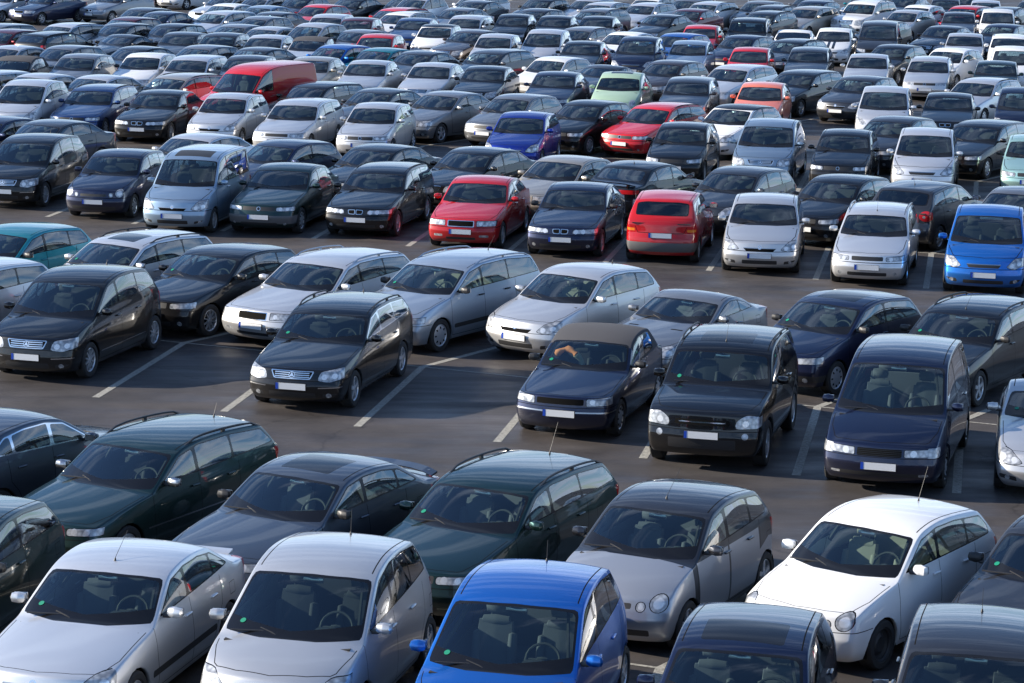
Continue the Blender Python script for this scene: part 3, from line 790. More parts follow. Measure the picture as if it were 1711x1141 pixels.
V(ESTATE, 'stilo_estate', face_plain, tail_tall, rails='high', rail_mat='satin_metal', aerial=(3.6, .32, .75, 1.45), rim='hubcap', side_strip=(.40, .48), seat_mat='seat_beige', W=1.76,
  prof=SEDAN['prof'][:5] + [(.36, .86), (.82, .965), (1.08, 1.02), (1.84, 1.45), (2.35, 1.55), (3.2, 1.56), (4.10, 1.48), (4.40, 1.08), (4.44, .99), (4.46, .90), (4.48, .70), (4.54, .52), (4.50, .30), (4.38, .20)], pillars=[(2.26, .07), (3.14, .05)], mir_mat='black_plastic', handle_mat='black_plastic')
V(HATCH, 'corsa_hatch', face_cat, tail_tall, W=1.74, seat_mat='seat_beige', aerial=(3.2, .05, .3, 1.44), rim='hubcap')
V(COUPE, 'roadster_grey', face_cat, tail_block, hoodtop=[('bonnet_vent', 'gap_dark', rpoly([(.34, 1.08), (.56, 1.12), (.56, 1.17), (.34, 1.13)], .01))], rim='spoke7', seat_mat='seat_grey')
V(HATCH3, 'astra3', face_plain, tail_tall, W=1.70, L=4.04, top=sunroof(1.98, 2.62, .40), mir_mat='black_plastic', rim='hubcap', bumper_black=(.28, .40))
V(ESTATE, 'focus_estate', face_cat, tail_tall, rails='high', rim='spoke5', aerial=(2.2, .4, .9, 1.42), mir_mat='black_plastic')
# fourth double row
V(BIGMPV, 'b_class', face_star, tail_tall, rim='spoke5')
V(HATCH, 'polo_navy', face_round2, tail_tall, rim='hubcap', mir_mat='car_paint')
S_['tall'] = setup(mk(TALL, rails=None, top=[('roof_panel', 'black_plastic', rpoly([(-.46, 1.66), (.46, 1.66), (.46, 2.2), (-.46, 2.2)], .04))]), face_cat, tail_tall)
V(SEDAN, 'passat', face_vw, tail_block, bumper_black=(.30, .50), rim='hubcap', bumper_mat='grey_plastic')
V(ESTATE, 'kidney_estate', face_kidney, tail_tall, rails='low', rim='spoke10')
V(SEDAN, 'red_square', face_square, tail_block, L=4.42, rim='spoke7')
V(SEDAN, 'kidney_saloon', face_kidney, tail_block, rim='spoke10', mir_mat='black_plastic')
V(HATCH3, 'red_rear', face_old, None, show_rear=True, bumper_black=(.28, .50), bumper_mat='grey_plastic', plate_rz=.66, plate_ry=-.10, rear_glass='tinted_glass',
  rear=[('tail_light', 'light_red', rpoly([(.60, .60), (.90, .60), (.90, .80), (.60, .80)], .02), 'lr'), ('indicator', 'light_orange', rect2(.60, .74, .90, .80), 'lr')], rw_w=.86)
V(HATCH, 'auris', face_cat, tail_tall, W=1.76, L=4.22, rim='spoke7')
V(ESTATE, 'est_306', face_plain, tail_tall, rails='high', rail_mat='satin_metal', L=4.34, W=1.69, aerial=(2.1, .36, .5, 1.41))
V(MPV, 'a_bright', face_thin, tail_tall)
V(HATCH, 'golf_rear', face_vw, None, show_rear=True, rear_glass='tinted_glass', plate_rz=.62, plate_ry=-.03, rear=[('tail_light', 'light_red', circle((.70, .86), .13, 18, 1.25, .95), 'lr'), ('reversing_light', 'lamp_glass', circle((.66, .84), .035, 10), 'lr')], aerial=(3.1, .2, .6, 1.46), rim='spoke7', W=1.76, L=4.2)
V(SEDAN, 'saab_rear', face_plain, None, show_rear=True, plate_rz=.78, plate_ry=-.06, rear=[('tail_light', 'light_red', crect(.80, .83, .93))], extra=[('spoiler', boot_spoiler)], aerial=(3.0, .2, .4, 1.42))
V(SEDAN, 'old_star', face_square, tail_block)
V(HATCH, 'seat_hatch', face_plain, tail_tall)
V(HATCH, 'golf4', face_vw, tail_tall, plate_z=.42)
V(HATCH3, 'forfour_white', face_cat, tail_tall, black_roof=True)
V(HATCH, 'white_black_roof', face_round2, tail_tall, black_roof=True)
V(HATCH3, 'striped', face_cat, tail_tall, rear_glass='tinted_glass', hoodtop=[('racing_stripe', 'black_gloss', rpoly([(.05, .14), (.17, .14), (.17, 1.0), (.05, 1.0)], .005, 1))])
V(ESTATE, 'red_estate', face_vw, tail_tall, L=4.38, W=1.70)
V(SUV, 'suv_white', face_star, tail_tall, L=4.7, rim='spoke5', arch_trim=False, sill_black=0)
V(HATCH, 'hatch_black_mirrors', face_plain, tail_tall, mir_mat='black_plastic')
V(SEDAN, 'away_saloon', face_plain, tail_block, rim='spoke7', win_trim='chrome')

# ------------------------------------------------------------------ one kind of car -> a template of part meshes
_cache = {}
def cached(key, fn):
    if key not in _cache: _cache[key] = fn()
    return _cache[key]

def wheel_mesh(r, wd, n):
    def f():
        m = MB(); h = wd / 2; rr = r * .66
        m.lathe([(-h * .8, rr), (-h, r * .72), (-h, r * .92), (-h * .8, r * .985), (-h * .3, r), (h * .3, r), (h * .8, r * .985), (h, r * .92), (h, r * .72), (h * .8, rr), (-h * .8, rr)], n, 0)
        return m.mesh('tyre', ['tyre_rubber'], 40)
    return cached(('tyre', r, wd, n), f)
def rim_mesh(r, wd, style, n):
    def f():
        m = MB(); h = wd / 2; rr = r * .67
        m.lathe([(-h * .6, rr * .97), (h * .62, rr), (h * .80, rr), (h * .84, rr * .96), (h * .70, rr * .90), (h * .1, rr * .88)], n, 0)
        m.lathe([(h * .05, rr * .9), (h * .05, 0.0)], n, 1)                     # dark behind the spokes
        if style == 'hubcap':
            m.lathe([(h * .72, rr * .9), (h * .88, rr * .55), (h * .9, 0.0)], n, 0)
            for k in range(8):
                a = 2 * PI * k / 8
                m.box((h * .87, rr * .70 * math.cos(a), rr * .70 * math.sin(a)), (.012, rr * .20, rr * .11), 1, Matrix.Rotation(a, 3, 'X'))
        elif style == 'steel':
            m.lathe([(h * .55, rr * .9), (h * .35, rr * .7), (h * .62, rr * .45), (h * .5, 0.0)], n, 1)
        else:
            ns = {'spoke5': 5, 'spoke7': 7, 'spoke10': 10}.get(style, 5)
            wdt = {5: .30, 7: .2, 10: .13}[ns]
            for k in range(ns):
                a = 2 * PI * k / ns + .3
                m.box((h * .62, rr * .52 * math.cos(a), rr * .52 * math.sin(a)), (h * .30, rr * .86, rr * wdt), 0, Matrix.Rotation(a, 3, 'X'))
            m.lathe([(h * .4, rr * .26), (h * .84, rr * .22), (h * .88, 0.0)], n, 0)
        base = {'steel': 'black_plastic', 'spoke7': 'alloy'}.get(style, 'alloy')
        return m.mesh('rim', [base, 'gap_dark' if style != 'steel' else 'black_plastic'], 35)
    return cached(('rim', r, wd, style, n), f)

def seat_mesh(mat, kind='front', w_=.52):
    def f():
        m = MB()
        t = Matrix.Rotation(math.radians(-14), 3, 'X')
        m.rbox((0, 0, .10), (w_, .52, .18), .07)
        if kind == 'front':
            m.rbox((0, .33, .40), (w_ * .80, .13, .56), .06, rot=t)
            for s_ in (-1, 1): m.rbox((s_ * w_ * .38, .29, .34), (.11, .16, .42), .05, rot=t)
            m.rbox((0, .385, .645), (w_ * .62, .11, .14), .05, rot=t)
            for s_ in (-1, 1): m.tube([(s_ * .06, .40, .66), (s_ * .06, .43, .76)], .008, 5)
            m.rbox((0, .43, .80), (.25, .09, .16), .045, rot=t)
        else:
            m.rbox((0, .32, .40), (w_, .16, .56), .06, rot=t)
            for s_ in (-1, 1): m.rbox((s_ * w_ * .3, .42, .74), (.25, .08, .14), .04, rot=t)
        return m.mesh('seat', [mat], 60)
    return cached(('seat', mat, kind, w_), f)

SPOKES = 28
def build_car(sp, lod):
    """lod 0 near, 1 middle, 2 far.  returns [(name, mesh, parent index, matrix)] with index 0 = body"""
    L, W = sp['L'], sp['W']; h = W / 2; P = sp['prof']
    level = 3 if lod == 0 else (3 if lod == 1 else 2)
    sh = Shell(sp, level)
    wb, fo, r = sp['wb'], sp['fo'], sp.get('r', .31)
    NC = (16, 12, 8)[lod]
    T = []
    paintm = sp.get('paint', 'car_paint')
    # --- wheel arches
    ar = r + sp.get('arch_gap', .045)
    for yc in (fo, fo + wb):
        arc = circle((yc, r - .01), ar, 20 if lod < 2 else 12)
        if sp.get('arch_trim') and lod < 2:
            sh.stamp('arch_trim', circle((yc, r - .01), ar + .055, 20), SIDE, fs, only=['body'])
        sh.stamp('x', arc, SIDE, fs, delete=True)
    # arch lip: push the rim of the hole inwards
    bm = sh.bm
    for yc in (fo, fo + wb):
        es = [e for e in bm.edges if e.is_boundary and all(abs(math.hypot(v.co.y - yc, v.co.z - (r - .01)) - ar) < .008 for v in e.verts) and e.verts[0].co.x > .4]
        if es:
            g = bmesh.ops.extrude_edge_only(bm, edges=es)
            for v in [q for q in g['geom'] if isinstance(q, bmesh.types.BMVert)]:
                v.co.x -= .05
                v[bm.verts.layers.float_vector['bn']] = (0, 0, -1)
            for f in [q for q in g['geom'] if isinstance(q, bmesh.types.BMFace)]: f.material_index = sh.pid('body')
    bm.normal_update()
    # --- lower side cladding
    if sp.get('sill_black', 0):
        sh.stamp('sill_trim', [(fo + ar, .1), (fo + wb - ar, .1), (fo + wb - ar, sp['sill_black']), (fo + ar, sp['sill_black'])], SIDE, fs, only=['body'])
    if sp.get('side_strip') and lod < 2:
        a, b = sp['side_strip']
        sh.stamp('side_moulding', rpoly([(fo + ar + .06, a), (fo + wb - ar - .06, a + .01), (fo + wb - ar - .06, b + .01), (fo + ar + .06, b)], .02, 1), SIDE, fs, only=['body'])
    if sp.get('bumper_black'):
        a, b = sp['bumper_black']
        sh.stamp('bumper_trim', [(0, a), (h * 1.1, a), (h * 1.1, b), (0, b)], FRONT, lambda f: f.calc_center_median().y < fo - ar + .02 and f.normal.z < .8, only=['body'])
        sh.stamp('bumper_trim', [(0, a), (h * 1.1, a), (h * 1.1, b), (0, b)], FRONT, lambda f: f.calc_center_median().y > fo + wb + ar - .02 and f.normal.z < .8, only=['body'])
    # --- side glass
    e8, e11 = P[8], P[11]
    cb = lambda k: (P[k][0] + [.13, .07, .02, 0, -.03, -.07][k - 7], P[k][1] - [.045, .045, .05, .05, .045, .04][k - 7])
    pts_top = [cb(7), cb(8), cb(9), cb(10), cb(11), cb(12)]
    d = sp.get('dlo_d', .075)
    def off(poly, d):
        """inset of a convex polygon"""
        poly = ccw(poly); q = poly
        for i in range(len(poly)):
            a = Vector(poly[i]); b = Vector(poly[(i + 1) % len(poly)])
            if (b - a).length < 1e-5: continue
            dd = (b - a).normalized(); n_ = Vector((-dd.y, dd.x)) * d
            q = clip(q, tuple(a + n_), tuple(b + n_))
        return q
    beltA = (cb(7)[0], cb(7)[1] + .018); beltB = (cb(12)[0], cb(12)[1] + .018 + sp.get('dlo_rise', 0))
    dlo = ccw([beltA, beltB, cb(11), cb(10), cb(9), cb(8)])
    dlo = off(dlo, d * .62)
    dlo = clip(dlo, (beltA[0], beltA[1] + sp.get('dlo_base', .05)), (beltB[0], beltB[1] + sp.get('dlo_base', .05)))
    y0 = sp.get('dlo0', P[7][0] + .30); y1 = sp.get('dlo1', P[12][0] - .22)
    sl = sp.get('dlo_slant1', .0)
    dlo = clip(dlo, (y0, 2), (y0, 0)); dlo = clip(dlo, (y1 + sl, 0), (y1 - sl, 2))
    fw = lambda f: f.normal.x > .25 and f.calc_center_median().z > min(P[7][1], P[12][1]) - .08
    if len(dlo) > 2:
        sh.stamp('window_trim', rpoly(off(dlo, -.0), .03, 2), SIDE, fw, only=['body'])
    glass = off(dlo, .016)
    bp = sp.get('pillars', [.5])
    cuts = []
    ymin = min(p[0] for p in glass); ymax = max(p[0] for p in glass)
    edges_ = [None] + [p if isinstance(p, tuple) else (p, .05) for p in bp] + [None]
    wins = []
    for i in range(len(edges_) - 1):
        g = glass
        a, b = edges_[i], edges_[i + 1]
        if a: g = clip(g, (a[0] + a[1] / 2, 2), (a[0] + a[1] / 2, 0))
        if b: g = clip(g, (b[0] - b[1] / 2, 0), (b[0] - b[1] / 2 + (b[2] if len(b) > 2 else 0), 2))
        if len(g) > 2: wins.append(g)
    gl_names = []
    for i, g in enumerate(wins):
        nm = 'side_window#%d' % i
        sh.stamp(nm, rpoly(g, .045, 3 if lod < 2 else 1), SIDE, fw, only=['window_trim'])
        gl_names.append(nm)
    # --- windscreen and rear window
    def fwin(lo, hi, sgn):
        return lambda f: lo < f.calc_center_median().y < hi and f.normal.y * sgn > .12
    z7, z8 = P[7][1], P[8][1]
    ww = sp.get('wk', [0] * 7 + [.905, .70])[7:9] if 'wk' in sp else (.93, .80)
    xb, xt = ww[0] * h, ww[1] * h
    wm = sp.get('ws_m', .055)
    cp = sp.get('cowl', .05)                 # black cowl strip under the glass
    wtop = z8 - .035; wbot = z7 - .0
    ws = [(0, wbot - cp + .03), (xb * .5, wbot - cp + .02), (xb - wm * 1.7, wbot - .018), (xb - wm * .9, wbot + .012), (xt - wm * .55, wtop - .035), (xt * .6, wtop - .012), (0, wtop)]
    ws_full = [(-p[0], p[1]) for p in ws[::-1] if p[0] > 0] + ws
    def fws(f):
        c = f.calc_center_median()
        return P[7][0] + .15 * min(1, abs(c.x) / (.93 * h)) ** 2.6 - .03 < c.y < P[8][0] + .2 and f.normal.y < -.12
    sh.stamp('windscreen_surround', rpoly(ws_full, .05, 2), FRONT, fws, only=['body', 'window_trim'])
    wg = [(0, wbot + .03), (xb * .5, wbot + .018), (xb - wm * 2.0, wbot - .008), (xb - wm * 1.35, wbot + .018), (xt - wm * .95, wtop - .055), (xt * .6, wtop - .03), (0, wtop - .02)]
    wg_full = [(-p[0], p[1]) for p in wg[::-1] if p[0] > 0] + wg
    sh.stamp('windscreen', rpoly(wg_full, .06, 3), FRONT, fws, only=['windscreen_surround'])
    z11, z12 = P[11][1], P[12][1]
    wkk = sp.get('wk', [0] * 11 + [.775, .905])
    xr, xq = wkk[12] * h * sp.get('rw_w', .90), wkk[11] * h * .94
    rt = z11 - .05; rb = z12 + sp.get('rw_base', .03)
    rp = [(xr - .05, rb), (xq - .02, rt - .03), (xq * .6, rt)]
    full = [(-p[0], p[1]) for p in rp[::-1]] + rp
    frw = fwin(P[11][0] - .25, L + .05, 1)
    if sp.get('rear_window', True):
        sh.stamp('rear_window_surround', rpoly(ccw(full), .05, 2), FRONT, frw, only=['body', 'window_trim'])
        sc = .955; cz = (rt + rb) / 2
        sh.stamp('rear_window', rpoly(ccw([(p[0] * sc, cz + (p[1] - cz) * .88) for p in full]), .05, 2), FRONT, frw, only=['rear_window_surround'])
    # --- nose and tail details
    fnose = lambda f: f.calc_center_median().y < fo + .1 and f.normal.y < -.06
    ftail = lambda f: f.calc_center_median().y > L - .75 and f.normal.y > .06
    hb = sp.get('head_back', .40); tb = P[14][0] - sp.get('tail_back', .17); zh = P[4][1] - .08
    fany = lambda f: True
    sh.stamp('body', [(-1, zh - .3), (hb - .18, zh - .3), (hb + .18, zh + .3), (-1, zh + .3)], SIDE, fany, only=['body'])
    sh.stamp('body', [(tb, .5), (L + 1, .5), (L + 1, 1.35), (tb - .10, 1.35)], SIDE, fany, only=['body'])
    def fhead(f):
        c = f.calc_center_median()
        return c.y < hb + (c.z - zh) * .6 and (f.normal.y < -.02 or c.y < hb) and c.z < zh + .3
    def ftl(f):
        c = f.calc_center_median()
        return c.y > tb - .10 * (c.z - .5) / .85 and f.normal.y > -.1
    mats = {'body': paintm, 'window_trim': sp.get('win_trim', 'black_gloss'), 'windscreen_surround': 'black_gloss', 'windscreen': 'windscreen_glass',
            'rear_window_surround': 'black_gloss', 'rear_window': sp.get('rear_glass', 'side_glass'), 'seams': 'gap_dark', 'arch_trim': 'black_plastic',
            'sill_trim': 'black_plastic', 'side_moulding': sp.get('mould_mat', 'black_plastic'), 'bumper_trim': sp.get('bumper_mat', 'black_plastic')}
    lateral = {'side_moulding': True}
    fss0 = lambda f: f.normal.x > .3 and f.calc_center_median().z < P[7][1]
    for it in sp.get('front', []):
        nm, mat, poly = it[:3]; lat = len(it) > 3 and it[3]
        if lod == 2 and nm in ('fog_lamp', 'bulb', 'washer'): continue
        key = nm + '#f%d' % len(mats)
        pp = poly
        if not lat: pp = poly if min(p[0] for p in poly) < 0 else poly
        if nm == 'headlight' and lod < 2:           # dark rim, the lens set inside it
            sh.stamp('headlight_rim', pp, FRONT, fhead, only=None); mats['headlight_rim'] = 'black_gloss'
            cx_ = sum(q[0] for q in pp) / len(pp); cz_ = sum(q[1] for q in pp) / len(pp)
            hx = (max(q[0] for q in pp) - min(q[0] for q in pp)) / 2; hz_ = (max(q[1] for q in pp) - min(q[1] for q in pp)) / 2
            pp = [(cx_ + (q[0] - cx_) * (1 - .012 / hx), cz_ + (q[1] - cz_) * (1 - .009 / hz_)) for q in pp]
        sh.stamp(key, pp, FRONT, fhead if lat == 'lr' else fnose, only=None)
        mats[key] = mat
        if lat: lateral[key] = True
    for it in sp.get('rear', []):
        nm, mat, poly = it[:3]; lat = len(it) > 3 and it[3]
        key = nm + '#r%d' % len(mats)
        sh.stamp(key, poly, FRONT, ftl if lat else ftail, only=None)
        mats[key] = mat
        if lat: lateral[key] = True
    for it in sp.get('side', []):
        nm, mat, poly = it
        key = nm + '#s%d' % len(mats)
        sh.stamp(key, poly, SIDE, fs, only=None); mats[key] = mat; lateral[key] = True
    for it in sp.get('top', []):
        nm, mat, poly = it
        key = nm + '#t%d' % len(mats)
        zmin = it[3] if len(it) > 3 else 1.0
        sh.stamp(key, poly, TOP, lambda f: f.normal.z > .7 and f.calc_center_median().z > P[9][1] - .2, only=['body']); mats[key] = mat
    for it in sp.get('hoodtop', []):
        nm, mat, poly = it
        key = nm + '#h%d' % len(mats)
        sh.stamp(key, poly, TOP, lambda f: f.normal.z > .5 and f.calc_center_median().y < P[7][0], only=['body']); mats[key] = mat
        lateral[key] = True
    if sp.get('soft_top'):
        sh.stamp('soft_top', [(P[8][0] - .03, P[7][1] + .02), (P[12][0] + .10, P[12][1] - .005), (P[12][0] + .10, 3), (P[8][0] - .03, 3)], SIDE, lambda f: f.normal.z > .02, only=['body'])
        mats['soft_top'] = 'soft_top'
    if sp.get('black_roof'):
        sh.stamp('roof_skin', [(P[8][0] - .05, P[8][1] - .03), (P[12][0], P[11][1] - .07), (P[12][0], 3), (P[8][0] - .05, 3)], SIDE, lambda f: f.normal.z > .02, only=['body'])
        mats['roof_skin'] = 'black_gloss'
    if sp.get('two_tone'):
        ss = 'two_tone_silver'
        zc = lambda y: .98
        hy = P[7][0] + .0
        # silver bonnet and front wings, doors and rear wing; the frame stays dark
        q = 'front_panel'
        sh.stamp(q, [(0, 0), (hy, 0), (hy, 2), (0, 2)], SIDE, lambda f: f.calc_center_median().z < 1.05, only=['body']); mats[q] = ss
        q = 'door_panel'
        for a_, b_ in ((P[7][0] + .14, 1.94), (1.99, fo + wb - ar + .10)):
            sh.stamp(q, [(a_, .30), (b_, .30), (b_, P[7][1] - .04), (a_, P[7][1] - .04)], SIDE, fss0, only=['body'])
        mats[q] = ss; lateral[q] = True
        q = 'rear_panel'
        sh.stamp(q, [(fo + wb - ar - .02, .2), (L, .2), (L, .74), (fo + wb + .1, .80), (fo + wb - ar - .02, .66)], SIDE, lambda f: f.normal.y < .9, only=['body']); mats[q] = ss; lateral[q] = True
    for nm in gl_names: mats[nm] = sp.get('side_glass', 'side_glass'); lateral[nm] = True
    # --- panel gaps
    if lod < 2:
        sw = .009 if lod == 0 else .014
        zs = sp.get('zs', .27)
        d0 = sp.get('door0', P[7][0] + .12)
        ypl = [p[0] if isinstance(p, tuple) else p for p in bp]
        dr = [d0] + ypl[:sp.get('ndoors', 2) - 1]
        last = sp.get('door_end', fo + wb - ar - .02 if sp.get('ndoors', 2) == 2 else ypl[0] + .05)
        zb = P[7][1] - .02
        fss = lambda f: f.normal.x > .3 and f.calc_center_median().z < zb + .10
        sh.seam([(d0, zb), (d0 - .02, .62), (d0 + .03, zs)], SIDE, fss, sw)
        sh.seam([(d0 + .03, zs), (last - .12 if sp.get('ndoors', 2) == 2 else last - .03, zs)], SIDE, fss, sw)
        for y_ in dr[1:]: sh.seam([(y_ + .01, zb + .06), (y_ + .02, .6), (y_ + .01, zs)], SIDE, fss, sw)
        if sp.get('ndoors', 2) == 2:
            sh.seam([(last + .17, zb + .07), (last + .15, .70), (last + .02, .56), (last - .09, .36), (last - .12, zs)], SIDE, fss, sw)
        else:
            sh.seam([(last, zb + .06), (last + .01, .6), (last - .03, zs)], SIDE, fss, sw)
        # roof joints
        rx = (ww[1] - .075) * h
        fr_ = lambda f: f.normal.z > .6 and f.calc_center_median().z > P[8][1] - .12
        if sp.get('roof_gap', True):
            sh.seam([(rx, P[8][0] + .13), (rx * .985, P[9][0]), (rx * .975, P[10][0]), (rx * .95, P[11][0] - .03)], TOP, fr_, .014)
        # bonnet gaps, seen from above
        hw = .89 * h; y4 = P[4][0] + .03
        ftop = lambda f: f.normal.z > .35 and f.calc_center_median().y < P[7][0] + .05
        sh.seam([(hw * .86, y4 + .22), (hw * .965, y4 + .5), (hw * .985, P[7][0] - .0)], TOP, ftop, sw * 1.1)
        if sp.get('hood_front', True):
            hz = P[4][1] - .004
            sh.seam([(0, y4 + .035), (hw * .5, y4 + .09), (hw * .80, y4 + .17), (hw * .86, y4 + .22)], TOP, ftop, sw)
        # bumper gap
        if not sp.get('bumper_black'): sh.seam([(0, P[3][1] - .012), (h * .5, P[3][1] - .012), (h * .97, P[3][1] - .008)], FRONT, fnose, sw)
        zb_ = P[3][1] + sp.get('bump_gap', -.03)
        sh.seam([(fo - ar + .0, zb_ + .02), (.25, zb_ + .02)], SIDE, fss, sw)
        # tailgate / boot gap
        ft = lambda f: f.calc_center_median().y > P[11][0] and (f.normal.y > .1 or f.normal.z > .3)
        sh.seam([(0, P[15][1] + .01), (h * .62, P[15][1] + .01), (h * .70, P[14][1] - .04)], FRONT, ftail, sw)
        if sp.get('fuel', True) and lod == 0:
            yc = fo + wb + .12
            sh.seam([(yc - .08, .72), (yc + .08, .72), (yc + .08, .86), (yc - .08, .86), (yc - .08, .72)], SIDE, fss, .006)
    bm.verts.index_update()
    # --- to meshes
    def addp(nm, me, par=0, mat=None):
        if me is None: return None
        T.append((nm, me, par, mat or Matrix.Identity(4))); return len(T) - 1
    body = shell_mesh(sh, 'body', 'both', paintm, L)
    addp('body', body, None)
    order = sorted(range(len(sh.parts)), key=lambda i: 0 if 'headlight' in sh.parts[i] else 1)
    host = {}
    for i in order:
        nm = sh.parts[i]
        if nm in ('body', 'x'): continue
        base = nm.split('#')[0]
        if base in ('headlight_rim', 'seams', 'window_trim', 'windscreen_surround', 'rear_window_surround', 'arch_trim', 'sill_trim'):
            me = shell_mesh(sh, nm, 'both', mats[nm], L)
            addp({'seams': 'panel_gap', 'windscreen_surround': 'windscreen_frame', 'rear_window_surround': 'rear_window_frame'}.get(base, base), me)
        elif nm in lateral:
            for s_ in ('L', 'R'):
                me = shell_mesh(sh, nm, s_, mats[nm], L)
                par = 0
                if base == 'bulb' and ('headlight', s_) in host: par = host[('headlight', s_)]
                j = addp(base, me, par)
                if base == 'headlight' and ('headlight', s_) not in host: host[('headlight', s_)] = j
        else:
            addp(base, shell_mesh(sh, nm, 'both', mats[nm], L))
    from mathutils.bvhtree import BVHTree
    bvh = BVHTree.FromBMesh(bm)
    def sz_(x, y, dflt):
        hit = bvh.ray_cast(Vector((abs(x), y, 4)), Vector((0, 0, -1)))
        return hit[0].z if hit[0] is not None else dflt
    bm.free()
    # --- floor pan and wheel wells
    m = MB()
    zfl = P[0][1] + .05
    m.add([(-h * .55, -L / 2 + .22, zfl), (h * .55, -L / 2 + .22, zfl), (h * .84, -L / 2 + .55, zfl), (h * .84, L / 2 - .5, zfl), (h * .55, L / 2 - .25, zfl), (-h * .55, L / 2 - .25, zfl), (-h * .84, L / 2 - .5, zfl), (-h * .84, -L / 2 + .55, zfl)], [tuple(range(8))])
    for yc in (fo, fo + wb):
        for s_ in (-1, 1):
            n_ = 14; vs = []; fc = []
            for k in range(n_ + 1):
                a = -.25 + (PI + .5) * k / n_
                yy = yc - L / 2 + (ar + .005) * math.cos(a); zz = r - .01 + (ar + .005) * math.sin(a)
                vs += [(s_ * (h - .04), yy, zz), (s_ * (h - .34), yy, zz)]
            for k in range(n_): fc.append((2 * k, 2 * k + 1, 2 * k + 3, 2 * k + 2))
            fc.append(tuple(range(1, 2 * n_ + 2, 2)))
            m.add(vs, fc)
    addp('underbody', m.mesh('underbody', ['gap_dark'], 0))
    # --- wheels
    wd = sp.get('tw', .20)
    for yc in (fo, fo + wb):
        for s_ in (1, -1):
            mat = Matrix.Translation((s_ * (h - wd / 2 - sp.get('wheel_in', .018)), yc - L / 2, r)) @ (Matrix.Identity(4) if s_ > 0 else Matrix.Rotation(PI, 4, 'Z'))
            j = addp('wheel', wheel_mesh(r, wd, (32, 24, 14)[lod]), 0, mat)
            addp('rim', rim_mesh(r, wd, sp.get('rim', 'spoke5'), (28, 20, 12)[lod]), j)
    # --- mirrors
    mh = sp.get('mir_z', P[7][1] + .07); my = sp.get('mir_y', P[7][0] + .42) - L / 2
    for s_ in (1, -1):
        m = MB()
        m.rbox((s_ * (h + .065), my, mh), (.19, .12, .13), .055, 0, Matrix.Rotation(s_ * -.15, 3, 'Z'))
        m.rbox((s_ * (h - .06), my + .01, mh - .045), (.15, .09, .045), .018, 1)
        m.box((s_ * (h + .065), my + .062, mh), (.155, .008, .09), 2, Matrix.Rotation(s_ * -.15, 3, 'Z'))
        mir = m.mesh('mirror', [sp.get('mir_mat', paintm), 'black_plastic', 'chrome'], 50)
        addp('mirror', mir)
    # --- cabin
    yb = P[7][0] - L / 2
    zf = .30; fy = sp.get('seat_y', P[8][0] + .22) - L / 2; sz = sp.get('seat_z', .36)
    smat = sp.get('seat_mat', 'seat_dark')
    m = MB()
    y_end = P[12][0] - L / 2 - .1
    m.box((0, yb + .18, P[7][1] - .10), (W * .80, .46, .10), 0)
    m.box((0, yb + .34, P[7][1] - .26), (W * .80, .26, .26), 0)
    m.rbox((W * .2, yb + .36, P[7][1] - .015), (.34, .20, .09), .04, 0)
    m.box((0, (yb + y_end) / 2, zf), (W * .84, y_end - yb, .03), 0)
    for s_ in (-1, 1):
        m.box((s_ * h * .86, (yb + .3 + y_end) / 2, .60), (.03, y_end - yb - .3, P[7][1] - .46), 0)
        m.tube([(s_ * h * .80, P[7][0] + .24 - L / 2, P[7][1] - .0), (s_ * h * .60, P[8][0] + .16 - L / 2, P[8][1] - .12)], .02, 5)
        for q in ypl_b(sp):
            m.tube([(s_ * h * .86, q - L / 2, P[7][1] + .02), (s_ * h * .62, q - L / 2, roofz(P, q) - .15)], .03, 5)
    m.box((0, y_end - .1, P[12][1] - .14), (W * .78, .5, .02), 0)
    cab = m.mesh('dashboard', [sp.get('cabin', 'cabin_dark')], 40)
    if lod == 0:
        addp('dashboard', cab)
        for s_ in (-1, 1): addp('seat', seat_mesh(smat), 0, Matrix.Translation((s_ * .36, fy, sz)))
        if not sp.get('two_seat'): addp('rear_seat', seat_mesh(smat, 'rear', 1.24), 0, Matrix.Translation((0, fy + .80, sz + .02)))
        m = MB()
        R_ = Matrix.Rotation(math.radians(62), 3, 'X')
        pts = [Vector((.36, yb + .58, P[7][1] - .03)) + R_ @ Vector((.185 * math.cos(2 * PI * k / 20), .185 * math.sin(2 * PI * k / 20), 0)) for k in range(21)]
        m.tube(pts, .016, 6)
        m.box((.36, yb + .565, P[7][1] - .035), (.30, .05, .05), 0); m.rbox((.36, yb + .56, P[7][1] - .04), (.13, .07, .12), .03)
        addp('steering_wheel', m.mesh('steering_wheel', ['cabin_grey'], 50))
        m = MB(); m.rbox((0, P[8][0] + .02 - L / 2, P[8][1] - .12), (.24, .035, .07), .02)
        m.tube([(0, P[8][0] + .03 - L / 2, P[8][1] - .12), (0, P[8][0] + .08 - L / 2, P[8][1] - .03)], .008, 5)
        addp('rear_view_mirror', m.mesh('rear_view_mirror', ['satin_metal'], 50))
    else:
        m2 = MB()
        parts_ = [cab]
        j = addp('interior', cab)
        for s_ in (-1, 1): addp('seat', seat_mesh(smat), j, Matrix.Translation((s_ * .36, fy, sz)))
        addp('seat', seat_mesh(smat, 'rear', 1.24), j, Matrix.Translation((0, fy + .80, sz + .02)))
    # --- wipers
    if lod < 2:
        wy = P[7][0] - L / 2; wz = P[7][1]
        for s_, x0 in ((0, -.05), (1, .52)):
            m = MB()
            a = Vector((x0, wy - .0, wz - .02 - .03 * (abs(x0) > .3))); b = a + Vector((-.30 if True else .3, .13, .075)); c_ = a + Vector((-.62, .06, .045))
            m.tube([a, a.lerp(b, .5) + Vector((0, 0, .012)), b], .009, 5)
            m.tube([a + Vector((-.02, .11, .055)), c_], .010, 5)
            addp('wiper', m.mesh('wiper', ['black_plastic'], 60))
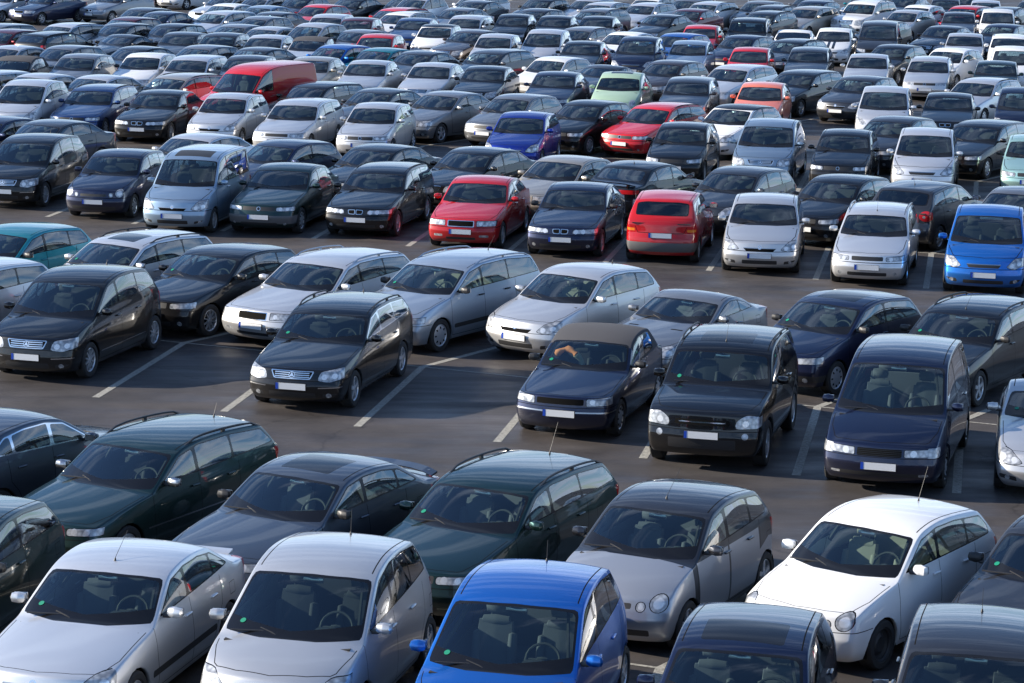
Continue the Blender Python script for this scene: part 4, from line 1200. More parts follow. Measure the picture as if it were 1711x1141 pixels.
    # --- plates
    def plate(y, z, rear, tilt=0, kind=None):
        m = MB()
        m.box((0, y, z), (.535, .014, .118), 0); s_ = -1 if not rear else 1
        m.box((0, y + s_ * .008, z), (.52, .004, .108), 1)
        eu = sp.get('plate_eu', True)
        if eu: m.box((-s_ * -.238, y + s_ * .0105, z), (.044, .003, .108), 2)
        return m.mesh('number_plate', ['plate_black', 'plate_white', 'plate_blue'], 0)
    if lod < 2 or sp.get('far_plate', True):
        pz = sp.get('plate_z', .46)
        def py_(z, sg):
            v_ = []
            for dz_ in (-.05, .05):
                for x_ in (.01, .22):
                    hit = bvh.ray_cast(Vector((x_, -2 if sg < 0 else L + 2, z + dz_)), Vector((0, -sg, 0)))
                    if hit[0] is not None: v_.append(hit[0].y)
            if not v_: return 0 if sg < 0 else L
            return (min(v_) if sg < 0 else max(v_)) + sg * .009
        addp('number_plate', plate(py_(pz, -1) - L / 2, pz, False))
        if sp.get('show_rear'): addp('number_plate', plate(py_(sp.get('plate_rz', .62), 1) - L / 2, sp.get('plate_rz', .62), True))
    # --- handles
    if lod < 2:
        dz = P[7][1] - sp.get('handle_dz', .10)
        ends = (ypl + [last + .05])[:sp.get('ndoors', 2)] if sp.get('ndoors', 2) == 2 else [ypl[0]]
        for yy in ends:
            for s_ in (-1, 1):
                m = MB(); m.rbox((s_ * (h * .975 + .004), yy - L / 2 - .10, dz), (.035, .17, .032), .012)
                addp('door_handle', m.mesh('door_handle', [sp.get('handle_mat', paintm)], 60))
    # --- roof rails, aerial, roof details
    if sp.get('rails'):
        for s_ in (-1, 1):
            m = MB(); x = s_ * (ww[1] - .035) * h
            ya, yb_ = P[8][0] + .30, P[11][0] - .02
            up = .042 if sp['rails'] == 'high' else .018
            pts = []
            for k in range(9):
                t = k / 8; y = lerp(ya, yb_, t); e = min(1, 4 * t, 4 * (1 - t)); e = 1 - (1 - e) ** 3
                pts.append((x * (1 - .015 * (1 - t)), y - L / 2, sz_(x, y, P[9][1]) + lerp(-.012, up, e)))
            m.tube(pts, .015, 6)
            m.box((x, pts[4][1], pts[4][2] - up / 2), (.028, .07, up))
            addp('roof_rail', m.mesh('roof_rail', [sp.get('rail_mat', 'black_plastic')], 50))
    if sp.get('aerial') and lod < 2:
        a = sp['aerial']       # (y, length, lean)
        m = MB(); y = a[0] - L / 2; z = sz_(0.001, a[0], P[9][1])
        m.tube([(0, y, z - .01), (0, y + .01, z + .03)], [.018, .008], 8)
        m.tube([(0, y + .01, z + .03), (0, y + .01 + a[1] * math.sin(a[2]), z + .03 + a[1] * math.cos(a[2]))], [.0035, .002], 5)
        addp('aerial', m.mesh('aerial', ['black_plastic'], 60))
    if lod == 0:
        # round sticker low in the corner of the windscreen
        sx = h * .66; sz0 = P[7][1] + .085
        hit = bvh.ray_cast(Vector((sx, -1, sz0)), Vector((0, 1, 0)))
        m = MB()
        cpos = Vector((-hit[0].x, hit[0].y - L / 2, hit[0].z)) if hit[0] is not None else Vector((-sx, P[7][0] + .3 - L / 2, sz0))
        nrm = Vector((-hit[1].x, hit[1].y, hit[1].z)) if hit[0] is not None else Vector((0, -.5, .8))
        if nrm.y > 0: nrm = -nrm
        u_ = nrm.cross(Vector((0, 0, 1))).normalized(); v_ = u_.cross(nrm).normalized()
        cpos += nrm * .006
        m.add([cpos + (u_ * math.cos(2 * PI * k / 14) + v_ * math.sin(2 * PI * k / 14)) * .034 for k in range(14)], [tuple(range(14))])
        addp('windscreen_sticker', m.mesh('windscreen_sticker', ['sticker_green'], 0))
    for ex in sp.get('extra', []):
        nm, fn = ex
        me = fn(sp)
        if isinstance(me, list):
            for q in me: addp(nm, q)
        else: addp(nm, me)
    return T

def roofz(P, y):
    for k in range(7, 12):
        if P[k][0] <= y <= P[k + 1][0]:
            return lerp(P[k][1], P[k + 1][1], (y - P[k][0]) / (P[k + 1][0] - P[k][0]))
    return P[9][1]
def ypl_b(sp):
    return [p[0] if isinstance(p, tuple) else p for p in sp.get('pillars', [.5])]


def join_meshes(items, name):
    """items: (mesh, matrix) -> one mesh, shading normals kept"""
    vs = []; fs = []; mi = []; ln = []; mats = []
    for me, mx_ in items:
        r = mx_.to_3x3(); b = len(vs)
        vs += [tuple(mx_ @ v.co) for v in me.vertices]
        rem = []
        for m in me.materials:
            if m not in mats: mats.append(m)
            rem.append(mats.index(m))
        cn = [tuple(r @ Vector(q.vector)) for q in me.corner_normals]
        fl = bool(me.polygons) and not any(p.use_smooth for p in me.polygons)
        for p in me.polygons:
            fs.append([b + i for i in p.vertices]); mi.append(rem[p.material_index])
            ln += [cn[i] for i in p.loop_indices]
    me = bpy.data.meshes.new(name); me.from_pydata(vs, [], fs)
    for m in mats: me.materials.append(m)
    me.polygons.foreach_set('material_index', mi)
    me.polygons.foreach_set('use_smooth', [True] * len(fs))
    me.update(); me.normals_split_custom_set(ln)
    return me

SKIN = {'headlight_rim', 'panel_gap', 'window_trim', 'windscreen_frame', 'rear_window_frame', 'sill_trim', 'arch_trim', 'underbody', 'bumper_trim'}
def condense(T, lod):
    """fold surface detail into the body; further away fold more"""
    def world(i):
        m = T[i][3]; p = T[i][2]
        while p not in (None, 0): m = T[p][3] @ m; p = T[p][2]
        return m
    def children(i): return [j for j in range(len(T)) if T[j][2] == i]
    def sub(i):
        o = [i]
        for j in children(i): o += sub(j)
        return o
    if lod == 0: keep = None
    elif lod == 1: keep = {'windscreen', 'rear_window', 'side_window', 'wheel', 'headlight', 'mirror', 'number_plate', 'grille', 'tail_light', 'roof_rail', 'soft_top', 'sunroof', 'interior', 'spoiler', 'side_moulding', 'aerial', 'luggage'}
    else: keep = {'windscreen'}
    res = [None]; base = [0]
    order = []
    for i in range(1, len(T)):
        if T[i][2] != 0: continue
        nm = T[i][0]
        if nm in SKIN or (keep is not None and nm not in keep): base += sub(i)
        else: order.append(i)
    out_ = [('body', join_meshes([(T[i][1], world(i)) for i in base], 'body'), None, Matrix.Identity(4))]
    if lod == 1:        # all interior, one object
        pass
    if lod < 2:
        grp = {}
        for i in order:
            nm = T[i][0]
            if lod == 0:
                if nm in ('grille', 'grille_surround', 'grille_bar', 'emblem'): grp.setdefault('grille', []).append(i)
                elif nm == 'air_intake': grp.setdefault('air_intake', []).append(i)
                else: grp[i] = [i]
            else: grp[i] = [i]
        for k, ids in grp.items():
            if isinstance(k, str):
                out_.append((k, join_meshes([(T[i][1], world(i)) for i in ids], k), 0, Matrix.Identity(4)))
            else:
                i = ids[0]; ch = children(i)
                if lod == 1 or not ch:
                    if len(ch): out_.append((T[i][0], join_meshes([(T[j][1], T[i][3].inverted() @ world(j)) for j in sub(i)], T[i][0]), 0, T[i][3]))
                    else: out_.append((T[i][0], T[i][1], 0, T[i][3]))
                else:
                    out_.append((T[i][0], T[i][1], 0, T[i][3])); a = len(out_) - 1
                    for j in ch: out_.append((T[j][0], T[j][1], a, T[j][3]))
    else:
        for i in order: out_.append((T[i][0], T[i][1], 0, T[i][3]))
    return out_

ROWS_ORIGIN = [(0.91, 24.43, -6, 6), (-7.07, 43.81, -6, 14), (-11.62, 64.92, -8, 20), (12.28, 69.61, -26, 8), (8.67, 85.04, -22, 20), (14.21, 98.12, -28, 24), (19.74, 111.19, -30, 24), (25.28, 124.27, -32, 24), (30.82, 137.35, -34, 24)]
BARRIER = (12.21, 151.00)
CONV_LABEL = 'navy blue convertible with closed grey fabric roof and a cloth behind its windscreen'
# outline, detail, x, y, turn, colour, name, label, category, group
CARS = [
    ('sunroof_hatch', 0, 2.42, 25.97, -0.227, 'navy', 'hatchback_car', 'dark navy hatchback with glass sunroof cut by the bottom edge, below the white hatchback', 'hatchback', 'hatchbacks in the car park'),
    ('dark_hatch', 0, 4.83, 25.99, -0.213, 'dgrey', 'hatchback_car', 'dark grey hatchback with roof aerial cut by the bottom right edge', 'hatchback', 'hatchbacks in the car park'),
    ('a_blue', 0, 0.16, 27.14, -0.236, 'blue', 'people_carrier', 'bright blue compact people carrier cut by the bottom edge, in front of the rails estate', 'people carrier', 'people carriers in the car park'),
    ('a_silver', 0, -2.07, 28.17, -0.240, 'silver', 'people_carrier', 'silver compact people carrier with one big arched windscreen and aerial, bottom left of centre', 'people carrier', 'people carriers in the car park'),
    ('silver_saloon', 0, -4.43, 28.65, -0.262, 'silver', 'saloon_car', 'silver saloon with boot lip spoiler and thin black door strips, at the bottom left', 'saloon car', 'saloon cars in the car park'),
    ('green_hatch', 0, -6.68, 30.20, -0.236, 'dgreen', 'hatchback_car', 'dark green three-door hatchback cut by the left edge, beside the silver saloon with lip spoiler', 'hatchback', 'hatchbacks in the car park'),
    ('white_round', 0, 4.44, 30.92, -0.646, 'white', 'hatchback_car', 'white five-door hatchback with black steel wheels and round headlamps', 'hatchback', 'hatchbacks in the car park'),
    ('hat_plain', 0, 6.65, 30.54, -0.569, 'dgrey', 'hatchback_car', 'dark grey hatchback half cut by the right edge, right of the white hatchback', 'hatchback', 'hatchbacks in the car park'),
    ('twotone', 0, 1.95, 31.58, -0.463, 'smart', 'hatchback_car', 'two-tone hatchback, silver bonnet and doors with dark grey roof and pillars', 'hatchback', 'hatchbacks in the car park'),
    ('green_rails_long', 0, -0.23, 32.77, -0.497, 'dgreen', 'estate_car', 'dark green estate with black roof rails and long aerial behind the blue people carrier', 'estate car', 'estate cars in the car park'),
    ('winged_saloon', 0, -2.63, 33.18, -0.532, 'slate', 'saloon_car', 'slate grey saloon with sunroof and rear wing between two dark green estates', 'saloon car', 'saloon cars in the car park'),
    ('green_rails', 0, -4.98, 34.73, -0.515, 'dgreen', 'estate_car', 'dark green estate with black roof rails and silver mirrors, left side near front', 'estate car', 'estate cars in the car park'),
    ('away_saloon', 0, -7.00, 36.40, 2.601, 'slate', 'saloon_car', 'slate grey saloon pointing away from the camera at the left edge, near the green estate', 'saloon car', 'saloon cars in the car park'),
    ('roadster_silver', 0, 8.36, 39.49, -0.193, 'silver', 'coupe_car', 'silver roadster coupe cut by the right edge beside the navy minivan', 'coupe', 'coupes in the car park'),
    ('big_minivan', 0, 6.04, 39.94, -0.275, 'navy', 'minivan', 'dark navy minivan with rounded tall roof, right of the black off-roader', 'minivan', 'minivans in the car park'),
    ('suv_black', 0, 3.43, 41.09, -0.253, 'black', 'off_road_car', 'black off-roader with roof rails and big corner headlamps', 'off-roader', 'off-roaders in the car park'),
    ('soft_conv', 0, 1.34, 42.91, -0.297, 'navy', 'convertible_car', 'navy blue convertible with closed grey fabric roof and a cloth behind its windscreen', 'convertible', 'convertibles in the car park'),
    ('c_estate', 0, -3.10, 44.98, -0.253, 'black', 'estate_car', 'black estate with slatted chrome grille standing alone between two empty bays', 'estate car', 'estate cars in the car park'),
    ('focus_estate', 0, 8.04, 45.84, -0.545, 'black', 'estate_car', 'black estate with arched black roof rails near the right edge', 'estate car', 'estate cars in the car park'),
    ('astra3', 0, 5.79, 46.41, -0.681, 'navy', 'hatchback_car', 'dark navy three-door hatchback with glass sunroof behind the navy minivan', 'hatchback', 'hatchbacks in the car park'),
    ('roadster_grey', 0, 3.08, 47.28, -0.593, 'grey', 'coupe_car', 'grey roadster coupe with bonnet vents behind the black off-roader', 'coupe', 'coupes in the car park'),
    ('b_black', 0, -7.88, 46.97, -0.279, 'black', 'people_carrier', 'black people carrier with slatted chrome grille beside the empty bay on the left', 'people carrier', 'people carriers in the car park'),
    ('corsa_hatch', 0, 1.19, 49.09, -0.632, 'silver', 'hatchback_car', 'silver hatchback with almond headlamps left of the grey roadster', 'hatchback', 'hatchbacks in the car park'),
    ('silver_estate_left', 0, -10.48, 48.40, -0.547, 'silver', 'estate_car', 'silver estate mostly cut off by the left edge, behind the black people carrier', 'estate car', 'estate cars in the car park'),
    ('stilo_estate', 0, -1.24, 49.94, -0.593, 'paleblue', 'estate_car', 'pale blue-silver estate with roof rails and black mirrors next to the silver hatchback', 'estate car', 'estate cars in the car park'),
    ('a6_estate', 0, -3.70, 50.21, -0.541, 'silver', 'estate_car', 'silver estate with silver roof rails and square black grille behind the black estate', 'estate car', 'estate cars in the car park'),
    ('a3_hatch', 0, -5.82, 51.05, -0.532, 'black', 'hatchback_car', 'black five-door hatchback with bright multi-spoke wheel, left of the silver rails estate', 'hatchback', 'hatchbacks in the car park'),
    ('a4_estate', 0, -7.85, 52.27, -0.572, 'silver', 'estate_car', 'silver estate with dark roof rails and glass sunroof behind the black people carrier', 'estate car', 'estate cars in the car park'),
    ('teal_hatch', 1, -10.26, 53.17, -0.539, 'teal', 'hatchback_car', 'teal five-door hatchback cut by the left edge behind silver estates', 'hatchback', 'hatchbacks in the car park'),
    ('a_bright', 1, 10.41, 57.16, -0.218, 'brightblue', 'people_carrier', 'bright azure blue people carrier at the right edge of the middle row', 'people carrier', 'people carriers in the car park'),
    ('est_306', 1, 8.10, 58.20, -0.223, 'silver', 'estate_car', 'silver estate with roof rails, between the silver hatchback and the bright blue people carrier', 'estate car', 'estate cars in the car park'),
    ('auris', 1, 5.73, 59.53, -0.144, 'silver', 'hatchback_car', 'silver hatchback next to the red hatchback that faces away', 'hatchback', 'hatchbacks in the car park'),
    ('red_rear', 1, 3.68, 60.84, 2.950, 'red', 'hatchback_car', 'red three-door hatchback parked tail towards the camera with grey bumper', 'hatchback', 'hatchbacks in the car park'),
    ('kidney_saloon', 1, 1.51, 61.60, -0.207, 'navy', 'saloon_car', 'navy saloon with twin kidney grille between the two red cars', 'saloon car', 'saloon cars in the car park'),
    ('red_square', 1, -0.79, 62.56, -0.209, 'red', 'saloon_car', 'red saloon with square black grille in the middle row', 'saloon car', 'saloon cars in the car park'),
    ('sed_square', 1, 12.01, 62.03, -0.539, 'grey', 'saloon_car', 'grey saloon just right of a dark grey hatchback, end of row, sixth row', 'saloon car', 'saloon cars in the car park'),
    ('hat3_plain', 1, 7.85, 63.40, -0.562, 'black', 'hatchback_car', 'black three-door hatchback between two dark grey hatchbacks, sixth row from the front', 'hatchback', 'hatchbacks in the car park'),
    ('golf_rear', 1, 10.08, 63.24, 2.583, 'dgrey', 'hatchback_car', 'dark grey hatchback seen from behind with round red tail lights', 'hatchback', 'hatchbacks in the car park'),
    ('kidney_estate', 1, -3.28, 64.24, -0.227, 'black', 'estate_car', 'black estate with twin kidney grille left of the red saloon', 'estate car', 'estate cars in the car park'),
    ('passat', 1, -5.63, 64.44, -0.218, 'dgreen', 'saloon_car', 'dark green saloon with grey bumper strip right of the light blue van', 'saloon car', 'saloon cars in the car park'),
    ('tall', 1, -7.78, 64.21, -0.190, 'lblue', 'minivan', 'light blue high-roofed family van with dark roof panel', 'minivan', 'minivans in the car park'),
    ('hat_cat', 1, 5.52, 64.74, -0.555, 'dgrey', 'hatchback_car', 'dark grey hatchback between a black saloon and a black three-door hatchback, sixth row', 'hatchback', 'hatchbacks in the car park'),
    ('saab_rear', 1, 3.41, 66.69, 2.587, 'black', 'saloon_car', 'black saloon seen from behind with red light strip and rear wing', 'saloon car', 'saloon cars in the car park'),
    ('old_star', 1, 1.25, 66.89, -0.549, 'champagne', 'saloon_car', 'champagne saloon between two black saloon cars, sixth row from the front', 'saloon car', 'saloon cars in the car park'),
    ('polo_navy', 1, -10.02, 66.37, -0.198, 'navy', 'hatchback_car', 'navy blue hatchback with big and small round headlamps left of the light blue van', 'hatchback', 'hatchbacks in the car park'),
    ('sed_star', 1, -1.05, 68.52, -0.560, 'black', 'saloon_car', 'black saloon between a black saloon and a champagne saloon, sixth row from the front', 'saloon car', 'saloon cars in the car park'),
    ('sed_square', 1, -3.64, 68.83, -0.546, 'black', 'saloon_car', 'black saloon directly behind a black estate, sixth row from the front', 'saloon car', 'saloon cars in the car park'),
    ('b_black', 1, -12.54, 68.19, -0.202, 'black', 'people_carrier', 'black people carrier with slatted chrome grille at left end of the middle row', 'people carrier', 'people carriers in the car park'),
    ('hat3_plain', 1, -6.20, 69.11, -0.573, 'navy', 'hatchback_car', 'navy blue three-door hatchback directly behind a dark green saloon, sixth row from the front', 'hatchback', 'hatchbacks in the car park'),
    ('sed_vw', 1, -8.63, 70.72, -0.568, 'silver', 'saloon_car', 'silver saloon directly behind a light blue minivan, sixth row from the front', 'saloon car', 'saloon cars in the car park'),
    ('mpv', 1, 11.43, 72.93, -0.201, 'silver', 'people_carrier', 'silver compact people carrier directly behind a dark grey hatchback, seventh row from the front', 'people carrier', 'people carriers in the car park'),
    ('golf4', 1, 9.29, 73.71, -0.228, 'black', 'hatchback_car', 'black hatchback directly behind a black three-door hatchback, seventh row from the front', 'hatchback', 'hatchbacks in the car park'),
    ('teal_hatch', 1, 14.43, 72.96, -0.229, 'mint', 'hatchback_car', 'mint green hatchback directly behind a grey saloon, seventh row from the front', 'hatchback', 'hatchbacks in the car park'),
    ('sed_vw', 1, -13.12, 73.62, -0.548, 'dgrey', 'saloon_car', 'dark grey saloon directly behind a black compact people carrier, sixth row from the front', 'saloon car', 'saloon cars in the car park'),
    ('seat_hatch', 1, 4.81, 74.92, -0.223, 'black', 'hatchback_car', 'black hatchback with oval headlamps just left of a light blue people carrier', 'hatchback', 'hatchbacks in the car park'),
    ('b_class', 1, 7.27, 74.83, -0.218, 'lblue', 'people_carrier', 'light blue people carrier with slatted grille right of the white black-roofed hatchback', 'people carrier', 'people carriers in the car park'),
    ('sed_square', 1, -14.86, 74.31, -0.542, 'navy', 'saloon_car', 'navy blue saloon just left of a dark grey saloon, end of row, sixth row', 'saloon car', 'saloon cars in the car park'),
    ('hat_cat', 1, 0.24, 77.17, -0.209, 'deepblue', 'hatchback_car', 'deep royal blue hatchback in the middle background', 'hatchback', 'hatchbacks in the car park'),
    ('est_plain', 1, 13.61, 76.90, -0.551, 'black', 'estate_car', 'black estate just right of a dark grey three-door hatchback, end of row, eighth row', 'estate car', 'estate cars in the car park'),
    ('hat3_plain', 1, 11.15, 77.59, -0.559, 'dgrey', 'hatchback_car', 'dark grey three-door hatchback between a white three-door hatchback and a black estate, eighth row', 'hatchback', 'hatchbacks in the car park'),
    ('hat_vw', 1, -4.18, 79.22, -0.208, 'silver', 'hatchback_car', 'silver hatchback between a silver estate and a deep blue hatchback, seventh row from the front', 'hatchback', 'hatchbacks in the car park'),
    ('est_plain', 1, -6.60, 80.12, -0.230, 'silver', 'estate_car', 'silver estate between two silver hatchbacks, seventh row from the front', 'estate car', 'estate cars in the car park'),
    ('forfour_white', 1, 6.72, 80.43, -0.558, 'white', 'hatchback_car', 'white three-door hatchback with black roof beside the red estate', 'hatchback', 'hatchbacks in the car park'),
    ('red_estate', 1, 4.27, 80.61, -0.568, 'red', 'estate_car', 'red estate behind the deep blue hatchback, right of centre', 'estate car', 'estate cars in the car park'),
    ('hat_vw', 1, 2.18, 81.00, -0.541, 'black', 'hatchback_car', 'black hatchback between a grey three-door hatchback and a red estate, eighth row from the front', 'hatchback', 'hatchbacks in the car park'),
    ('hat_cat', 1, -8.89, 81.51, -0.207, 'silver', 'hatchback_car', 'silver hatchback between a black saloon and a silver estate, seventh row from the front', 'hatchback', 'hatchbacks in the car park'),
    ('hat3_plain', 1, -0.02, 82.65, -0.538, 'grey', 'hatchback_car', 'grey three-door hatchback between a grey saloon and a black hatchback, eighth row from the front', 'hatchback', 'hatchbacks in the car park'),
    ('sed_kidney', 1, -11.16, 82.77, -0.217, 'black', 'saloon_car', 'black saloon between a mid blue estate and a silver hatchback, seventh row from the front', 'saloon car', 'saloon cars in the car park'),
    ('sed_star', 1, -2.26, 83.75, -0.567, 'grey', 'saloon_car', 'grey saloon between a dark grey saloon and a grey three-door hatchback, eighth row', 'saloon car', 'saloon cars in the car park'),
    ('sed_kidney', 1, -4.43, 84.44, -0.562, 'dgrey', 'saloon_car', 'dark grey saloon between a black estate and a grey saloon, eighth row from the front', 'saloon car', 'saloon cars in the car park'),
    ('est_vw', 1, -13.37, 83.68, -0.189, 'midblue', 'estate_car', 'mid blue estate between a silver compact people carrier and a black saloon, seventh row', 'estate car', 'estate cars in the car park'),
    ('mpv', 1, -15.42, 83.34, -0.194, 'silver', 'people_carrier', 'silver compact people carrier directly behind a dark grey saloon, seventh row from the front', 'people carrier', 'people carriers in the car park'),
    ('est_plain', 1, -6.64, 85.89, -0.551, 'black', 'estate_car', 'black estate directly behind a silver estate, eighth row from the front', 'estate car', 'estate cars in the car park'),
    ('mpv', 2, 12.01, 85.52, -0.197, 'silver', 'people_carrier', 'silver compact people carrier directly behind a dark grey three-door hatchback, ninth row from the front', 'people carrier', 'people carriers in the car park'),
    ('sed_kidney', 2, 14.14, 85.83, -0.211, 'black', 'coupe_car', 'black coupe directly behind a silver compact people carrier, ninth row from the front', 'coupe', 'coupes in the car park'),
    ('van', 1, -8.59, 86.99, -0.555, 'red', 'panel_van', 'red panel van, the only van of its kind, in the left background', 'van', ''),
    ('mpv', 2, 16.54, 85.88, -0.223, 'navy', 'people_carrier', 'navy blue compact people carrier directly behind a mint green hatchback, ninth row from the front', 'people carrier', 'people carriers in the car park'),
    ('hat_vw', 2, 8.24, 88.07, -0.222, 'orange', 'hatchback_car', 'orange hatchback in the right background', 'hatchback', 'hatchbacks in the car park'),
    ('sed_square', 1, -13.97, 87.61, -0.569, 'silver', 'saloon_car', 'silver saloon between a silver saloon and a champagne estate, eighth row from the front', 'saloon car', 'saloon cars in the car park'),
    ('est_square', 1, -11.43, 88.18, -0.571, 'champagne', 'estate_car', 'champagne estate between a silver saloon and a red panel van, eighth row from the front', 'estate car', 'estate cars in the car park'),
    ('sed_vw', 1, -16.01, 87.88, -0.551, 'silver', 'saloon_car', 'silver saloon between a silver estate and a silver saloon, eighth row from the front', 'saloon car', 'saloon cars in the car park'),
    ('est_star', 2, 5.89, 89.68, -0.202, 'dgrey', 'estate_car', 'dark grey estate directly behind a black hatchback, ninth row from the front', 'estate car', 'estate cars in the car park'),
    ('est_plain', 1, -17.96, 88.20, -0.552, 'silver', 'estate_car', 'silver estate just left of a silver saloon, end of row, eighth row from the front', 'estate car', 'estate cars in the car park'),
    ('beetle', 2, 3.66, 90.85, -0.216, 'green', 'hatchback_car', 'pale mint green rounded car shaped like a dome', 'hatchback', 'hatchbacks in the car park'),
    ('sed_kidney', 2, 1.40, 91.53, -0.217, 'navy', 'saloon_car', 'navy blue saloon between a black saloon and a pale green rounded beetle-shaped car, ninth row', 'saloon car', 'saloon cars in the car park'),
    ('hat_cat', 2, 11.87, 91.13, -0.547, 'dgrey', 'hatchback_car', 'dark grey hatchback between a black estate and a silver estate, tenth row from the front', 'hatchback', 'hatchbacks in the car park'),
    ('est_vw', 2, 16.01, 91.11, -0.569, 'silver', 'estate_car', 'silver estate directly behind a black estate, tenth row from the front', 'estate car', 'estate cars in the car park'),
    ('sed_star', 2, -1.06, 93.38, -0.216, 'black', 'saloon_car', 'black saloon between a silver saloon and a navy blue saloon, ninth row from the front', 'saloon car', 'saloon cars in the car park'),
    ('est_star', 2, 10.02, 93.33, -0.574, 'black', 'estate_car', 'black estate between a silver estate and a dark grey hatchback, tenth row from the front', 'estate car', 'estate cars in the car park'),
    ('sed_star', 2, -2.97, 94.38, -0.226, 'silver', 'saloon_car', 'silver saloon between a silver saloon and a black saloon, ninth row from the front', 'saloon car', 'saloon cars in the car park'),
    ('sed_kidney', 2, -5.30, 95.04, -0.192, 'silver', 'saloon_car', 'silver saloon between a champagne saloon and a silver saloon, ninth row from the front', 'saloon car', 'saloon cars in the car park'),
    ('est_plain', 2, 7.85, 95.09, -0.546, 'silver', 'estate_car', 'silver estate between a brown hatchback and a black estate, tenth row from the front', 'estate car', 'estate cars in the car park'),
    ('coupe', 2, 3.02, 95.89, -0.559, 'dgrey', 'coupe_car', 'dark grey coupe directly behind a pale green rounded beetle-shaped car, tenth row from the front', 'coupe', 'coupes in the car park'),
    ('hat_plain', 2, -9.78, 95.72, -0.193, 'dgrey', 'hatchback_car', 'dark grey hatchback between a silver estate and a champagne saloon, ninth row from the front', 'hatchback', 'hatchbacks in the car park'),
    ('est_star', 2, -11.75, 95.52, -0.221, 'silver', 'estate_car', 'silver estate between a white hatchback and a dark grey hatchback, ninth row from the front', 'estate car', 'estate cars in the car park'),
    ('conv', 1, -17.99, 94.57, -0.197, 'dgrey', 'convertible_car', 'dark grey convertible directly behind a silver saloon, ninth row from the front', 'convertible', 'convertibles in the car park'),
    ('sed_vw', 2, -7.41, 96.17, -0.227, 'champagne', 'saloon_car', 'champagne saloon between a dark grey hatchback and a silver saloon, ninth row from the front', 'saloon car', 'saloon cars in the car park'),
    ('hat_vw', 2, -15.76, 95.28, -0.208, 'grey', 'hatchback_car', 'grey hatchback between a dark grey convertible and a white hatchback, ninth row from the front', 'hatchback', 'hatchbacks in the car park'),
    ('hat_plain', 2, 5.56, 96.46, -0.558, 'brown', 'hatchback_car', 'brown hatchback between a dark grey coupe and a silver estate, tenth row from the front', 'hatchback', 'hatchbacks in the car park'),
    ('hat_plain', 2, -13.51, 96.08, -0.206, 'white', 'hatchback_car', 'white hatchback between a grey hatchback and a silver estate, ninth row from the front', 'hatchback', 'hatchbacks in the car park'),
    ('hat3_plain', 2, 1.34, 97.22, -0.553, 'white', 'hatchback_car', 'low white three-door hatchback with sloping roof behind the navy saloon', 'hatchback', 'hatchbacks in the car park'),
    ('sed_star', 2, -3.70, 99.61, -0.545, 'dgrey', 'saloon_car', 'dark grey saloon directly behind a silver saloon, tenth row from the front', 'saloon car', 'saloon cars in the car park'),
    ('est_plain', 2, -0.99, 100.49, -0.560, 'dgrey', 'estate_car', 'dark grey estate directly behind a black saloon, tenth row from the front', 'estate car', 'estate cars in the car park'),
    ('hat_round', 2, -17.02, 99.07, -0.554, 'grey', 'hatchback_car', 'grey hatchback between a silver saloon and a black saloon, ninth row from the front', 'hatchback', 'hatchbacks in the car park'),
    ('sed_kidney', 2, -9.90, 100.13, -0.574, 'dgrey', 'saloon_car', 'dark grey saloon between a grey hatchback and a blue hatchback, tenth row from the front', 'saloon car', 'saloon cars in the car park'),
    ('sed_square', 2, 18.02, 99.00, -0.213, 'dgreen', 'saloon_car', 'dark green saloon directly behind a silver estate, top right of the photo', 'saloon car', 'saloon cars in the car park'),
    ('sed_star', 2, -14.41, 99.78, -0.573, 'black', 'saloon_car', 'black saloon between two grey hatchbacks, ninth row from the front', 'saloon car', 'saloon cars in the car park'),
    ('sed_kidney', 2, -5.21, 100.76, -0.569, 'teal', 'saloon_car', 'teal saloon between a blue hatchback and a dark grey saloon, tenth row from the front', 'saloon car', 'saloon cars in the car park'),
    ('hat_plain', 2, -12.01, 100.18, -0.572, 'grey', 'hatchback_car', 'grey hatchback between a black saloon and a dark grey saloon, tenth row from the front', 'hatchback', 'hatchbacks in the car park'),
    ('sed_star', 2, -19.06, 99.20, -0.554, 'silver', 'saloon_car', 'silver saloon just left of a grey hatchback, end of row, ninth row from the front', 'saloon car', 'saloon cars in the car park'),
    ('est_vw', 2, 15.66, 99.99, -0.228, 'silver', 'estate_car', 'silver estate between a silver saloon and a dark green saloon, top right of the photo', 'estate car', 'estate cars in the car park'),
    ('hat_cat', 2, -6.95, 101.39, -0.564, 'blue', 'hatchback_car', 'blue hatchback between a dark grey saloon and a teal saloon, tenth row from the front', 'hatchback', 'hatchbacks in the car park'),
    ('sed_kidney', 2, 13.53, 101.37, -0.208, 'silver', 'saloon_car', 'silver saloon between a dark grey estate and a silver estate, top right of the photo', 'saloon car', 'saloon cars in the car park'),
    ('hat_vw', 2, 9.14, 103.05, -0.215, 'red', 'hatchback_car', 'red hatchback directly behind a silver estate, top right of the photo', 'hatchback', 'hatchbacks in the car park'),
    ('est_plain', 2, 11.50, 103.70, -0.198, 'dgrey', 'estate_car', 'dark grey estate between a red hatchback and a silver saloon, top right of the photo', 'estate car', 'estate cars in the car park'),
    ('mpv', 2, 19.46, 103.61, -0.206, 'white', 'people_carrier', 'white compact people carrier directly behind a dark green saloon, top right of the photo', 'people carrier', 'people carriers in the car park'),
    ('sed_star', 2, 2.68, 105.65, -0.209, 'black', 'saloon_car', 'black saloon directly behind a dark grey coupe, top middle of the photo', 'saloon car', 'saloon cars in the car park'),
    ('hat_vw', 2, 17.12, 104.32, -0.545, 'white', 'hatchback_car', 'white hatchback directly behind a silver estate, top right of the photo', 'hatchback', 'hatchbacks in the car park'),
    ('mpv', 2, 4.92, 105.79, -0.229, 'navy', 'people_carrier', 'navy blue compact people carrier between a black saloon and a light blue hatchback, far middle', 'people carrier', 'people carriers in the car park'),
